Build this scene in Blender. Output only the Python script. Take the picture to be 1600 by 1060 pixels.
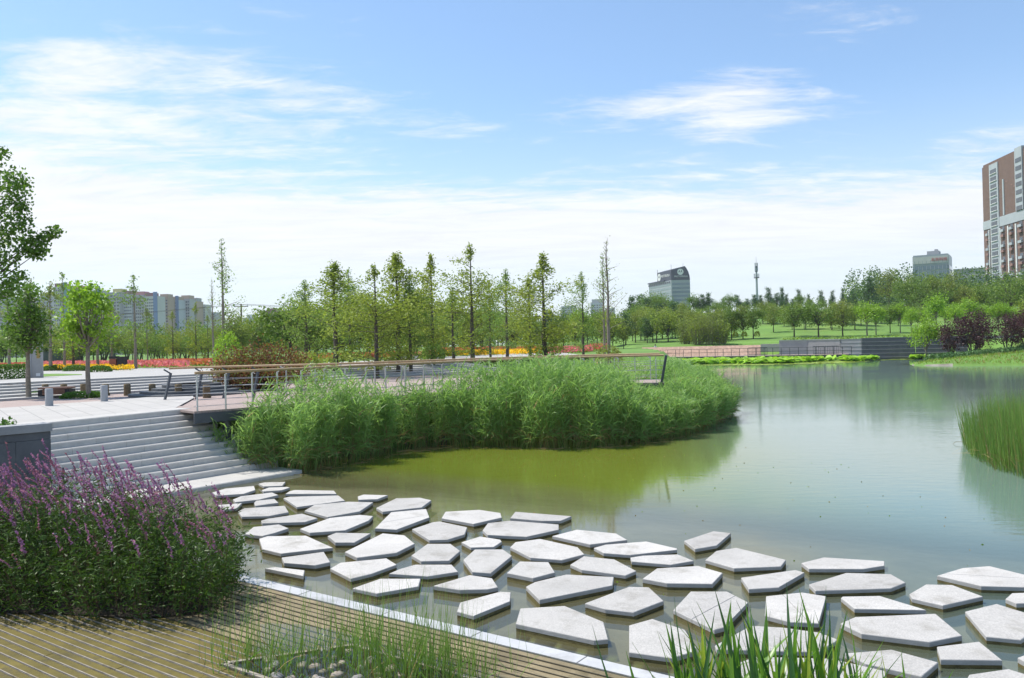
import bpy, math, random
import numpy as np
from mathutils import Matrix, Vector
random.seed(7); RNG = np.random.default_rng(7)
scene = bpy.context.scene
for o in list(bpy.data.objects): bpy.data.objects.remove(o)
COL = scene.collection
R = math.radians

# ------------------------------------------------------------------ camera
F_PX, PITCH, ROLL, EYE = 1260.0, R(0.32), R(-1.4), 3.45
FWD = np.array([0, math.cos(PITCH), math.sin(PITCH)])
_u0 = np.array([0, -math.sin(PITCH), math.cos(PITCH)]); _r0 = np.array([1.0, 0, 0])
RT = math.cos(ROLL)*_r0 + math.sin(ROLL)*_u0
UP = -math.sin(ROLL)*_r0 + math.cos(ROLL)*_u0
cd = bpy.data.cameras.new('camera'); cam = bpy.data.objects.new('camera', cd); COL.objects.link(cam)
cd.sensor_width = 36.0; cd.lens = 36.0*F_PX/1600; cd.clip_start = 0.1; cd.clip_end = 6000
cam.matrix_world = Matrix(((RT[0], UP[0], -FWD[0], 0), (RT[1], UP[1], -FWD[1], 0), (RT[2], UP[2], -FWD[2], EYE), (0, 0, 0, 1)))
scene.camera = cam

def ray(x, y): return FWD*F_PX + RT*(x-800) - UP*(y-530)
def at(x, y, z):
    """survey: point of the photograph on the level z"""
    d = ray(x, y); t = (z-EYE)/d[2]; return np.array([0, 0, EYE]) + t*d
def atd(x, y, Y):
    """survey: point of the photograph at the distance Y"""
    d = ray(x, y); return np.array([0, 0, EYE]) + d*(Y/d[1])
def img(p):
    q = np.asarray(p, float) - [0, 0, EYE]; w = q @ FWD
    return 800+F_PX*(q @ RT)/w, 530-F_PX*(q @ UP)/w
def horizon(x): return 537 - (x-800)*math.tan(-ROLL)

# ------------------------------------------------------------------ light
SUN_AZ, SUN_EL = R(-70), R(61)          # azimuth from +Y, clockwise
sd = np.array([math.sin(SUN_AZ)*math.cos(SUN_EL), math.cos(SUN_AZ)*math.cos(SUN_EL), math.sin(SUN_EL)])
ld = bpy.data.lights.new('sun', 'SUN'); ld.energy = 4.8; ld.angle = R(0.53); ld.color = (1.0, 0.945, 0.855)
sun = bpy.data.objects.new('sun', ld); COL.objects.link(sun)
sun.rotation_euler = Vector(sd).to_track_quat('Z', 'Y').to_euler(); sun.location = (-40, 20, 60)

world = bpy.data.worlds.new('World'); scene.world = world; world.use_nodes = True
wt = world.node_tree; wt.nodes.clear()
class G:
    """tiny node-graph helper"""
    def __init__(s, tree): s.t = tree; s.L = tree.links
    def n(s, typ, **kw):
        nd = s.t.nodes.new(typ)
        for k, v in kw.items(): setattr(nd, k, v)
        return nd
    def put(s, sock, v):
        if isinstance(v, bpy.types.NodeSocket): s.L.new(v, sock)
        elif v is not None:
            try: sock.default_value = v
            except Exception: sock.default_value = tuple(v)+(1,) if hasattr(v, '__len__') else v
    def math(s, op, a, b=None, c=None, clamp=False):
        nd = s.n('ShaderNodeMath', operation=op, use_clamp=clamp)
        for i, v in enumerate((a, b, c)): s.put(nd.inputs[i], v)
        return nd.outputs[0]
    def vmath(s, op, a, b=None, out=0):
        nd = s.n('ShaderNodeVectorMath', operation=op); s.put(nd.inputs[0], a)
        if b is not None: s.put(nd.inputs[1], b)
        return nd.outputs[out]
    def mix(s, f, a, b, blend='MIX'):
        nd = s.n('ShaderNodeMix', data_type='RGBA', blend_type=blend)
        s.put(nd.inputs[0], f); s.put(nd.inputs[6], a if not hasattr(a, '__len__') else tuple(a)[:3]+(1,)); s.put(nd.inputs[7], b if not hasattr(b, '__len__') else tuple(b)[:3]+(1,))
        return nd.outputs[2]
    def noise(s, vec, scale, detail=4, rough=0.55, dist=0.0):
        nd = s.n('ShaderNodeTexNoise'); 
        if vec is not None: s.put(nd.inputs['Vector'], vec)
        nd.inputs['Scale'].default_value = scale; nd.inputs['Detail'].default_value = detail
        nd.inputs['Roughness'].default_value = rough; nd.inputs['Distortion'].default_value = dist
        return nd.outputs['Fac']
    def rng(s, v, a, b, c=0.0, d=1.0, smooth=False):
        nd = s.n('ShaderNodeMapRange', interpolation_type='SMOOTHSTEP' if smooth else 'LINEAR')
        s.put(nd.inputs[0], v)
        for i, q in zip((1, 2, 3, 4), (a, b, c, d)): s.put(nd.inputs[i], q)
        return nd.outputs[0]
    def mapping(s, vec, loc=(0, 0, 0), rot=(0, 0, 0), scale=(1, 1, 1)):
        nd = s.n('ShaderNodeMapping'); s.put(nd.inputs[0], vec)
        nd.inputs[1].default_value = loc; nd.inputs[2].default_value = rot; nd.inputs[3].default_value = scale
        return nd.outputs[0]

SKY_STRENGTH, CLOUD_V = 0.15, 6.1
g = G(wt)
sky = g.n('ShaderNodeTexSky', sky_type='NISHITA', sun_disc=False, sun_elevation=SUN_EL, sun_rotation=SUN_AZ,
          altitude=50, air_density=1.0, dust_density=0.4, ozone_density=1.0)
dirv = g.n('ShaderNodeTexCoord').outputs['Generated']
sx = g.n('ShaderNodeSeparateXYZ'); g.put(sx.inputs[0], dirv)
el = sx.outputs[2]
zz = g.math('ADD', g.math('MAXIMUM', el, 0.0), 0.07)
cx = g.n('ShaderNodeCombineXYZ'); g.put(cx.inputs[0], g.math('DIVIDE', sx.outputs[0], zz)); g.put(cx.inputs[1], g.math('DIVIDE', sx.outputs[1], zz))
pl = cx.outputs[0]
big = g.noise(g.mapping(pl, (3.1, 1.7, 0), (0, 0, R(20)), (0.34, 0.60, 1)), 1.0, 7, 0.60, 0.35)
fine = g.noise(g.mapping(pl, (0.4, 7.7, 0), (0, 0, R(-24)), (0.85, 2.3, 1)), 1.25, 8, 0.66, 0.7)
puff = g.noise(g.mapping(pl, (2.2, 5.1, 0), (0, 0, R(-15)), (2.2, 4.2, 1)), 1.6, 8, 0.68, 0.5)
tex = g.math('ADD', g.math('ADD', g.math('MULTIPLY', big, 0.40), g.math('MULTIPLY', fine, 0.30)), g.math('MULTIPLY', puff, 0.36))
# cover: a broad veil low in the sky, thinning upwards, a few separate wisps above it
tilt = g.math('ADD', el, g.math('MULTIPLY', sx.outputs[0], 0.055))
low = g.rng(tilt, 0.275, 0.125, 0.0, 0.33, True)
lumps = low
def dirpx(x, y):
    d = ray(x, y); return d/np.linalg.norm(d)
for (x, y, sxs, szs, amp) in ((1125, 152, 6.0, 17.0, 0.23), (925, 172, 8.0, 19.0, 0.17), (90, 88, 7.0, 20.0, 0.12), (330, 165, 4.0, 11.0, 0.13), (60, 160, 7.0, 22.0, 0.10), (1560, 215, 8.0, 30.0, 0.10), (430, 10, 7, 22, 0.10), (560, 160, 4.5, 10, .12), (760, 205, 6, 24, .11), (1250, 195, 6, 22, .12), (1060, 215, 6, 22, .10), (1330, 30, 5, 18, .11), (200, 60, 5, 16, .09)):
    c = dirpx(x, y)
    v = g.vmath('MULTIPLY', g.vmath('SUBTRACT', dirv, tuple(c)), (sxs, 3.0, szs))
    ln = g.vmath('LENGTH', v, out=1)
    lumps = g.math('ADD', lumps, g.rng(ln, 1.0, 0.0, 0.0, amp, True))
cover = g.rng(g.math('ADD', tex, lumps), 0.60, 0.81, 0.0, 1.0, True)
cover = g.math('MULTIPLY', cover, g.rng(el, 0.05, 0.13, 0.30, 0.92, True))
shade = g.rng(fine, 0.3, 0.75, 0.88, 1.04)
ccol = g.n('ShaderNodeCombineXYZ')
for i, k in enumerate((0.955, 0.972, 1.0)): g.put(ccol.inputs[i], g.math('MULTIPLY', shade, CLOUD_V*k))
veil = g.rng(el, 0.0, 0.30, 0.72, 0.06, True)
skyb = g.mix(1.0, sky.outputs[0], (0.93, 1.06, 1.13), 'MULTIPLY')
base = g.mix(veil, skyb, (CLOUD_V*0.80, CLOUD_V*0.865, CLOUD_V*0.96))
skyc = g.mix(cover, base, ccol.outputs[0])
bg = g.n('ShaderNodeBackground'); g.put(bg.inputs[0], skyc); bg.inputs[1].default_value = SKY_STRENGTH
wo = g.n('ShaderNodeOutputWorld'); g.L.new(bg.outputs[0], wo.inputs[0])

vs = scene.view_settings
vs.view_transform = 'Standard'; vs.look = 'None'; vs.exposure = 0.27; vs.gamma = 1.0; vs.use_curve_mapping = False
scene.render.engine = 'CYCLES'; cy = scene.cycles
cy.use_denoising = True; cy.max_bounces = 7; cy.diffuse_bounces = 3; cy.glossy_bounces = 3; cy.transparent_max_bounces = 12
cy.transmission_bounces = 3; cy.volume_bounces = 0; cy.caustics_reflective = False; cy.caustics_refractive = False
cy.sample_clamp_indirect = 6.0

# ------------------------------------------------------------------ mesh helpers
class MB:
    def __init__(s): s.v = []; s.f = []; s.n = 0
    def add(s, V, F, m=0, smooth=False):
        V = np.asarray(V, float).reshape(-1, 3); F = np.asarray(F, int)
        if len(V) == 0 or F.size == 0: return
        s.f.append((F+s.n, m, smooth)); s.v.append(V); s.n += len(V)
    def poly(s, V, m=0):
        s.add(V, [list(range(len(V)))], m)
    def box(s, c, size, rz=0.0, m=0, taper=1.0):
        x, y, z = [k/2 for k in size]
        V = np.array([(-x, -y, -z), (x, -y, -z), (x, y, -z), (-x, y, -z), (-x*taper, -y*taper, z), (x*taper, -y*taper, z), (x*taper, y*taper, z), (-x*taper, y*taper, z)])
        ca, sa = math.cos(rz), math.sin(rz)
        V = V @ np.array([[ca, sa, 0], [-sa, ca, 0], [0, 0, 1]]) + np.asarray(c, float)
        s.add(V, [(0, 3, 2, 1), (4, 5, 6, 7), (0, 1, 5, 4), (1, 2, 6, 5), (2, 3, 7, 6), (3, 0, 4, 7)], m)
    def beam(s, a, b, w, h, m=0, up=(0, 0, 1)):
        a, b = np.asarray(a, float), np.asarray(b, float); d = (b-a)/np.linalg.norm(b-a)
        sd_ = np.cross(d, up); sd_ /= max(np.linalg.norm(sd_), 1e-6); u = np.cross(sd_, d)
        V = [p + sd_*i*w/2 + u*j*h/2 for p in (a, b) for (i, j) in ((-1, -1), (1, -1), (1, 1), (-1, 1))]
        s.add(V, [(0, 1, 2, 3), (4, 7, 6, 5), (0, 4, 5, 1), (1, 5, 6, 2), (2, 6, 7, 3), (3, 7, 4, 0)], m)
    def prism(s, P, z0, z1, m=0, ms=None, ch=0.0):
        """P: plan outline counter-clockwise; chamfer ch at the top edge"""
        P = np.asarray(P, float)[:, :2]; n = len(P)
        if area2(P) < 0: P = P[::-1]
        ms = m if ms is None else ms
        rings = [(P, z0), (P, z1-ch)]
        if ch > 0:
            c = P.mean(0); d = P-c; L = np.linalg.norm(d, axis=1, keepdims=True); rings.append((c+d*(1-ch/np.maximum(L, .05)), z1))
        V = np.concatenate([np.c_[r, np.full(n, z)] for r, z in rings])
        Q = []
        for k in range(len(rings)-1):
            for i in range(n):
                j = (i+1) % n; Q.append((k*n+i, k*n+j, (k+1)*n+j, (k+1)*n+i))
        s.add(V, Q, ms); top = V[-n:]
        s.add(top, [list(range(n))], m)
    def tube(s, pts, rad, n=6, m=0, cap=True, smooth=True):
        pts = np.asarray(pts, float); k = len(pts); rad = np.broadcast_to(np.asarray(rad, float), (k,))
        T = np.gradient(pts, axis=0); T /= np.maximum(np.linalg.norm(T, axis=1, keepdims=True), 1e-9)
        ref = np.array([0, 0, 1.0]) if abs(T[0][2]) < .9 else np.array([1.0, 0, 0])
        A = np.cross(T, ref); A /= np.maximum(np.linalg.norm(A, axis=1, keepdims=True), 1e-9); Bv = np.cross(T, A)
        an = np.arange(n)*2*math.pi/n
        V = (pts[:, None] + rad[:, None, None]*(A[:, None]*np.cos(an)[None, :, None] + Bv[:, None]*np.sin(an)[None, :, None])).reshape(-1, 3)
        Q = [(i*n+j, i*n+(j+1) % n, (i+1)*n+(j+1) % n, (i+1)*n+j) for i in range(k-1) for j in range(n)]
        s.add(V, Q, m, smooth)
        if cap:
            s.add(V[-n:], [list(range(n))], m); s.add(V[:n], [list(range(n))[::-1]], m)
    def lathe(s, prof, n=16, c=(0, 0, 0), m=0, smooth=True):
        prof = np.asarray(prof, float); k = len(prof); an = np.arange(n)*2*math.pi/n
        V = np.stack([prof[:, 0, None]*np.cos(an), prof[:, 0, None]*np.sin(an), np.repeat(prof[:, 1, None], n, 1)], -1).reshape(-1, 3)+np.asarray(c, float)
        Q = [(i*n+j, i*n+(j+1) % n, (i+1)*n+(j+1) % n, (i+1)*n+j) for i in range(k-1) for j in range(n)]
        s.add(V, Q, m, smooth)
        s.add(V[-n:], [list(range(n))], m)
    def leaves(s, C, size, m=0, aspect=0.55, dirs=None, flat=0.0):
        """one small pointed leaf (four corners) per centre"""
        C = np.asarray(C, float); n = len(C)
        if n == 0: return
        d = RNG.normal(size=(n, 3)) if dirs is None else np.asarray(dirs, float) + RNG.normal(size=(n, 3))*.25
        d /= np.linalg.norm(d, axis=1, keepdims=True)
        r = RNG.normal(size=(n, 3)); r[:, 2] *= (1-flat); w = np.cross(d, r); w /= np.maximum(np.linalg.norm(w, axis=1, keepdims=True), 1e-6)
        sz = (np.broadcast_to(size, (n,))*RNG.uniform(.7, 1.3, n))[:, None]
        V = np.stack([C-d*sz*.5, C+w*sz*aspect*.5, C+d*sz*.5, C-w*sz*aspect*.5], 1).reshape(-1, 3)
        s.add(V, np.arange(4*n).reshape(n, 4), m)
    def mesh(s, name, mats):
        V = np.concatenate(s.v); me = bpy.data.meshes.new(name)
        me.vertices.add(len(V)); me.vertices.foreach_set('co', V.ravel())
        tot, lv, mi, sm = [], [], [], []
        for F, m, smo in s.f:
            tot.append(np.full(len(F), F.shape[1])); lv.append(F.ravel())
            mi.append(np.full(len(F), m) if np.isscalar(m) else np.asarray(m)); sm.append(np.full(len(F), smo))
        tot = np.concatenate(tot); lv = np.concatenate(lv); mi = np.concatenate(mi); sm = np.concatenate(sm)
        me.loops.add(len(lv)); me.loops.foreach_set('vertex_index', lv.astype(np.int32))
        me.polygons.add(len(tot)); st = np.concatenate([[0], np.cumsum(tot)[:-1]])
        me.polygons.foreach_set('loop_start', st.astype(np.int32))
        try: me.polygons.foreach_set('loop_total', tot.astype(np.int32))
        except Exception: pass
        me.polygons.foreach_set('material_index', mi.astype(np.int32)); me.polygons.foreach_set('use_smooth', sm.astype(bool))
        for mt in (mats if isinstance(mats, (list, tuple)) else [mats]): me.materials.append(mt)
        me.update(calc_edges=True); return me
    def build(s, name, mats, parent=None, loc=None):
        if loc is not None: s.v = [v-np.asarray(loc, float) for v in s.v]
        return link(name, s.mesh(name, mats), parent, loc)

def area2(P):
    x, y = P[:, 0], P[:, 1]; return float(np.sum(x*np.roll(y, -1)-np.roll(x, -1)*y))
def link(name, me, parent=None, loc=None, rz=0.0, sc=None):
    o = bpy.data.objects.new(name, me); COL.objects.link(o); o.parent = parent
    if loc is not None: o.location = tuple(float(k) for k in loc)
    if rz: o.rotation_euler = (0, 0, rz)
    if sc is not None: o.scale = sc if hasattr(sc, '__len__') else (sc, sc, sc)
    return o
def tag(o, label=None, cat=None, group=None, kind=None):
    if label: o['label'] = label
    if cat: o['category'] = cat
    if group: o['group'] = group
    if kind: o['kind'] = kind
    return o
def empty(name, loc=(0, 0, 0), rz=0.0, label=None, cat=None, group=None):
    o = link(name, None, None, loc, rz); o.empty_display_size = .2
    return tag(o, label, cat, group)
def copy_tree(o, parent=None):
    c = o.copy(); COL.objects.link(c)
    if parent is not None: c.parent = parent
    for ch in list(o.children): copy_tree(ch, c)
    return c
ORD = 'first second third fourth fifth sixth seventh eighth ninth tenth eleventh twelfth thirteenth fourteenth fifteenth sixteenth seventeenth eighteenth nineteenth twentieth twenty-first twenty-second twenty-third twenty-fourth twenty-fifth'.split()
def place_words(i, n):
    if n == 1: return 'the only one'
    if i == 0: return 'leftmost'
    if i == n-1: return 'rightmost'
    if i < (n+1)//2 or n-1-i >= len(ORD): return ORD[i]+' from left'
    return ORD[n-1-i]+' from right'
def label_row(objs, text, group=None, cat=None):
    """objs sorted left to right as seen; text holds {o} for the place in the row"""
    objs = sorted(objs, key=lambda o: img(np.array(o.location))[0])
    for i, o in enumerate(objs): tag(o, text.replace('{o}', place_words(i, len(objs))), cat, group)

# ------------------------------------------------------------------ materials
def mat(name, col, rough=0.7, var=0.18, scale=3.0, bump=0.0, bscale=40.0, metal=0.0, spec=0.4, col2=None, coords='Object', stain=None):
    m = bpy.data.materials.new(name); m.use_nodes = True; t = m.node_tree; q = G(t)
    b = t.nodes['Principled BSDF']; b.inputs['Roughness'].default_value = rough; b.inputs['Metallic'].default_value = metal
    b.inputs['Specular IOR Level'].default_value = spec
    tc = q.n('ShaderNodeTexCoord').outputs[coords] if coords != 'World' else q.n('ShaderNodeNewGeometry').outputs['Position']
    nz = q.noise(tc, scale, 6, 0.62)
    c = tuple(col)
    hi = tuple(min(1, k*(1+var)) for k in c) if col2 is None else col2; lo = tuple(k*(1-var) for k in c) if col2 is None else c
    out = q.mix(q.rng(nz, 0.3, 0.7), lo, hi)
    if stain:
        out = q.mix(q.rng(q.noise(tc, stain[1], 5, .7), stain[2], stain[2]+.15, 0, stain[3]), out, stain[0])
    g2 = q.noise(tc, scale*14, 3, .6); out = q.mix(0.12, out, q.mix(g2, (0, 0, 0), (1, 1, 1)), 'OVERLAY')
    q.put(b.inputs['Base Color'], out)
    if bump:
        bp = q.n('ShaderNodeBump'); bp.inputs['Strength'].default_value = bump; bp.inputs['Distance'].default_value = 0.02
        q.put(bp.inputs['Height'], q.noise(tc, bscale, 5, .65)); q.put(b.inputs['Normal'], bp.outputs[0])
    return m
def leafmat(name, col, var=0.3, trans=0.35, rough=0.5, yellow=0.12, spec=0.3):
    m = bpy.data.materials.new(name); m.use_nodes = True; t = m.node_tree; q = G(t)
    b = t.nodes['Principled BSDF']; b.inputs['Roughness'].default_value = rough; b.inputs['Specular IOR Level'].default_value = spec
    geo = q.n('ShaderNodeNewGeometry'); r = geo.outputs['Random Per Island']; oi = q.n('ShaderNodeObjectInfo').outputs['Random']
    lo = tuple(k*(1-var) for k in col); hi = (min(1, col[0]*(1+var)+yellow*.10), min(1, col[1]*(1+var)+yellow*.08), col[2]*(1+var*.5))
    c = q.mix(r, lo, hi)
    c = q.mix(q.rng(oi, 0, 1, 0, .35), c, (col[0]*1.45, col[1]*1.12, col[2]*.9))
    q.put(b.inputs['Base Color'], c)
    tr = q.n('ShaderNodeBsdfTranslucent'); q.put(tr.inputs[0], q.mix(0.5, c, (col[0]*1.6, col[1]*1.6, col[2]*.6)))
    mx = q.n('ShaderNodeMixShader'); mx.inputs[0].default_value = trans
    q.L.new(b.outputs[0], mx.inputs[1]); q.L.new(tr.outputs[0], mx.inputs[2])
    q.L.new(mx.outputs[0], t.nodes['Material Output'].inputs[0])
    return m
M = {}
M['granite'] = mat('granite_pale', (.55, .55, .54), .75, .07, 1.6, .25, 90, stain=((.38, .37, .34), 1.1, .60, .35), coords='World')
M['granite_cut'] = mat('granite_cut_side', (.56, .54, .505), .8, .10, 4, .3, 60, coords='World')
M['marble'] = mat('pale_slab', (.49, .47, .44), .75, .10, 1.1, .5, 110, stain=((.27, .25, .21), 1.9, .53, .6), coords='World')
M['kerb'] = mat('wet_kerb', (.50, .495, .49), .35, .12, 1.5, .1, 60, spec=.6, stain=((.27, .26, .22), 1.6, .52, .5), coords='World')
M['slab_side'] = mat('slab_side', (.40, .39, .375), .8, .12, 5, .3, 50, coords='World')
M['slab_algae'] = mat('slab_algae', (.14, .115, .045), .9, .35, 9, .4, 40, coords='World')
M['step'] = mat('step_granite', (.45, .435, .41), .8, .08, 1.8, .25, 80, stain=((.36, .35, .31), 1.3, .56, .45), coords='World')
M['darkstone'] = mat('dark_stone', (.105, .112, .12), .7, .2, 1.2, .3, 40, stain=((.17, .18, .19), 1.0, .6, .5), coords='World')
M['greystone'] = mat('grey_stone', (.36, .355, .35), .8, .10, 1.0, .3, 40, coords='World')
M['wallstone'] = mat('wall_bluestone', (.12, .128, .14), .8, .22, 1.1, .3, 50, stain=((.24, .245, .25), .8, .58, .55), coords='World')
M['capstone'] = mat('wall_cap', (.33, .335, .34), .75, .12, 1.5, .2, 60, coords='World')
M['pinkpave'] = mat('pink_pavers', (.36, .27, .24), .85, .12, .8, coords='World')
M['algaewood'] = mat('algae_wood', (.088, .072, .013), .8, .40, 2.2, .5, 60, col2=(.165, .130, .024), coords='World', stain=((.05, .045, .03), 3.0, .55, .7))
M['greywood'] = mat('weathered_wood', (.33, .29, .235), .8, .25, 6, .5, 80, coords='World', stain=((.13, .105, .05), 2.3, .55, .8))
M['siltwood'] = mat('silted_wood', (.25, .20, .115), .8, .3, 2.0, .5, 60, coords='World', stain=((.09, .075, .03), 1.4, .5, .7))
M['siltridge'] = mat('silted_ridge', (.10, .085, .055), .8, .3, 3, .5, 60, coords='World', stain=((.22, .19, .14), 2.0, .55, .6))
M['deck_shade'] = mat('shade_under_deck', (.02, .018, .012), .9, .3, 3)
M['railwood'] = mat('rail_wood', (.42, .29, .16), .55, .15, 8, .1, 50)
M['deckplank'] = mat('boardwalk_plank', (.34, .27, .24), .8, .15, 4, .2, 50)
M['steel'] = mat('rail_steel', (.45, .46, .48), .35, .05, 4, metal=.85)
M['darksteel'] = mat('dark_steel', (.075, .085, .10), .5, .1, 4, metal=.4)
M['bollard'] = mat('concrete_bollard', (.36, .37, .38), .85, .08, 6, .3, 70)
M['oldwood'] = mat('weathered_bollard', (.16, .12, .07), .9, .3, 9, .5, 40)
M['benchwood'] = mat('bench_wood', (.20, .10, .065), .6, .2, 8, .2, 40)
M['soil'] = mat('soil', (.030, .024, .015), .95, .4, 6, .6, 30, coords='World')
M['pebble'] = mat('pebble', (.36, .31, .255), .8, .3, 2.5, .3, 40)
M['bark'] = mat('bark', (.085, .072, .058), .9, .3, 9, .6, 30)
M['palebark'] = mat('pale_bark', (.23, .20, .16), .9, .25, 9, .5, 30)
M['white'] = mat('white_paint', (.75, .75, .75), .6, .03)
M['black'] = mat('black_paint', (.02, .02, .022), .6, .1)
M['terracotta'] = mat('terracotta_wall', (.45, .30, .225), .9, .25, 2.2, .3, 20, coords='World', stain=((.30, .21, .15), 5, .5, .5))
M['cream'] = mat('cream_wall', (.62, .56, .45), .8, .05)
t_ = M['marble'].node_tree; q_ = G(t_); b_ = t_.nodes['Principled BSDF']; src_ = b_.inputs['Base Color'].links[0].from_socket
v_ = q_.rng(q_.n('ShaderNodeObjectInfo').outputs['Random'], 0, 1, .86, 1.12)
sp_ = q_.rng(q_.noise(q_.n('ShaderNodeNewGeometry').outputs['Position'], 55, 2, .7), .35, .7, .82, 1.14)
vn_ = q_.n('ShaderNodeCombineXYZ'); [q_.put(vn_.inputs[i_], q_.math('MULTIPLY', v_, sp_)) for i_ in range(3)]
q_.put(b_.inputs['Base Color'], q_.mix(1.0, src_, vn_.outputs[0], 'MULTIPLY'))
L = {}
L['reed'] = leafmat('reed_leaf', (.225, .39, .145), .45, .48, .45, .15)
L['reed_dry'] = leafmat('reed_dry', (0.312, 0.240, 0.120), .35, .2, .7)
L['rush'] = leafmat('rush_green', (.165, .29, .075), .40, .35, .45, .25)
L['iris'] = leafmat('iris_green', (0.128, 0.285, 0.045), .35, .40, .35, .25, .5)
L['iris_y'] = leafmat('iris_yellow', (0.300, 0.405, 0.068), .25, .45, .35, .2, .5)
L['iris_d'] = leafmat('iris_dark', (0.053, 0.150, 0.053), .3, .25, .35, .1, .5)
L['loose'] = leafmat('loosestrife_leaf', (0.050, 0.112, 0.022), .45, .32, .5, .2)
L['spike'] = leafmat('loosestrife_flower', (.37, .17, .39), .40, .35, .6, .0)
L['spike2'] = leafmat('loosestrife_flower_faded', (0.260, 0.110, 0.200), .40, .3, .6, .0)
L['stem'] = leafmat('loosestrife_stem', (0.110, 0.075, 0.055), .3, .1, .7)
L['meta'] = leafmat('metasequoia_leaf', (.225, .30, .055), .45, .40, .55, .25)
L['meta2'] = leafmat('metasequoia_leaf_green', (.175, .285, .07), .45, .40, .55, .2)
L['maple'] = leafmat('maple_leaf', (.10, .20, .035), .45, .40, .45, .2)
L['lime'] = leafmat('lime_leaf', (.22, .38, .045), .40, .45, .45, .3)
L['olive'] = leafmat('olive_tree_leaf', (.185, .245, .06), .40, .40, .55, .2)
L['hill'] = leafmat('hill_tree_leaf', (.135, .225, .05), .45, .35, .55, .25)
L['dark'] = leafmat('dark_tree_leaf', (.065, .135, .055), .45, .28, .55, .1)
L['purple'] = leafmat('plum_leaf', (0.072, 0.029, 0.038), .45, .25, .5, .0)
L['brown'] = leafmat('bronze_leaf', (.185, .080, .045), .50, .30, .55, .3)
L['hedge'] = leafmat('hedge_leaf', (0.090, 0.203, 0.033), .4, .3, .5, .2)
L['juniper'] = leafmat('juniper_leaf', (0.090, 0.188, 0.075), .4, .25, .55, .1)
L['grass'] = leafmat('grass_blade', (.20, .33, .05), .35, .35, .55, .3)
L['lotus'] = leafmat('lotus_leaf', (.30, .52, .06), .35, .35, .45, .3)
L['pad'] = leafmat('pad_leaf', (.34, .45, .08), .3, .25, .45, .3)
L['ball'] = leafmat('gold_shrub_leaf', (0.340, 0.380, 0.040), .3, .35, .5, .2)
L['f_pink'] = leafmat('flower_pink', (.66, .20, .26), .35, .3, .6, .0)
L['f_orange'] = leafmat('flower_orange', (.62, .20, .12), .35, .3, .6, .1)
L['f_yellow'] = leafmat('flower_yellow', (0.800, 0.520, 0.020), .3, .3, .6, .0)
L['f_red'] = leafmat('flower_red', (.58, .15, .14), .35, .3, .6, .0)

# ------------------------------------------------------------------ terrain
LAKE = np.array([(-34, -14), (-22, 6), (-11.8, 19.6), (-9.4, 22.9), (-8.2, 23.6), (-6, 25.8), (-2.6, 29.8), (2.5, 32.3), (6.4, 32.6), (9, 36), (12, 45), (17, 75), (22.0, 124),
                 (36.8, 119.5), (45.7, 113.5), (59.4, 107.2), (53.5, 100), (45, 92), (43.5, 87.5), (47, 83.5), (52, 80.5), (60, 77), (72, 73), (98, 60), (98, -30), (-34, -30)], float)
TERR = np.array([(-40, 14), (-24, 31), (-21.2, 34.5), (-17.5, 38.8), (-14.5, 42), (-9.7, 48), (-3, 54.5), (6, 62), (15, 78), (19, 105), (21, 126)], float)
PLAZA_Z, UPPER_Z = 1.75, 2.30
def sstep(v, a, b):
    t = np.clip((v-a)/(b-a), 0, 1); return t*t*(3-2*t)
def seg_dist(P, Q, closed=True):
    A = Q; Bq = np.roll(Q, -1, 0)
    if not closed: A = Q[:-1]; Bq = Q[1:]
    best = np.full(len(P), 1e9)
    for a, b in zip(A, Bq):
        ab = b-a; t = np.clip(((P-a) @ ab)/(ab @ ab), 0, 1); best = np.minimum(best, np.hypot(*(P-(a+t[:, None]*ab)).T))
    return best
def inside(P, Q):
    x, y = P[:, 0], P[:, 1]; r = np.zeros(len(P), bool)
    for (x1, y1), (x2, y2) in zip(Q, np.roll(Q, -1, 0)):
        c = ((y1 > y) != (y2 > y)); xi = (x2-x1)*(y-y1)/((y2-y1) if y2 != y1 else 1e-9)+x1; r ^= c & (x < xi)
    return r
K0, K1 = at(400, 905, 0.0)[:2], at(950, 1035, 0.0)[:2]
KU = (K1-K0)/np.linalg.norm(K1-K0); KN = np.array([KU[1], -KU[0]])        # along the kerb; away from it on the deck's side
if KN[1] > 0: KN = -KN
def kerb_s(P): return (np.asarray(P)[..., :2]-K0) @ KN
def kerb_t(P): return (np.asarray(P)[..., :2]-K0) @ KU
TPOLY = np.concatenate([TERR, [(21, 400), (-400, 400), (-400, 14)]])
def ground_z(x, y):
    P = np.c_[np.atleast_1d(x), np.atleast_1d(y)].astype(float)
    ins = inside(P, LAKE); d = seg_dist(P, LAKE)
    e = (P[:, 0]+6.2)*.56+(P[:, 1]-21)*.82
    dep = .15+.03*sstep(e, -6, 0)+.75*sstep(e, -0.3, 6)
    dep = np.where(kerb_s(P) > -0.1, .36, dep)
    dep = np.minimum(dep, .03+.33*d)*1.0
    land = np.where(inside(P, TPOLY), UPPER_Z-.07, PLAZA_Z-.06)
    land = np.where(P[:, 0] > 20, 2.5, land)
    hill = 8.5*sstep(P[:, 1]+.10*P[:, 0], 122, 245)*sstep(P[:, 0], 2, 60)
    land = land+hill
    bank = sstep(P[:, 0], 38, 42)*sstep(102-P[:, 1], 0, 5)
    rise = np.where(bank > .5, np.minimum(1.0, d*.075+.06)*.95, 1.0)
    z_land = np.where(bank > .5, np.where(P[:, 1] < 102, .10+np.minimum(d*.10, 1.3)+1.6*sstep(d, 14, 40), land), np.where((P[:, 1] > 100) & (P[:, 0] > 20), -.1+(land+.1)*sstep(d, 3.5, 8.0), .05+(land-.05)*sstep(d, 0.0, 1.3)))
    return np.where(ins, -dep, z_land), ins, d
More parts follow.
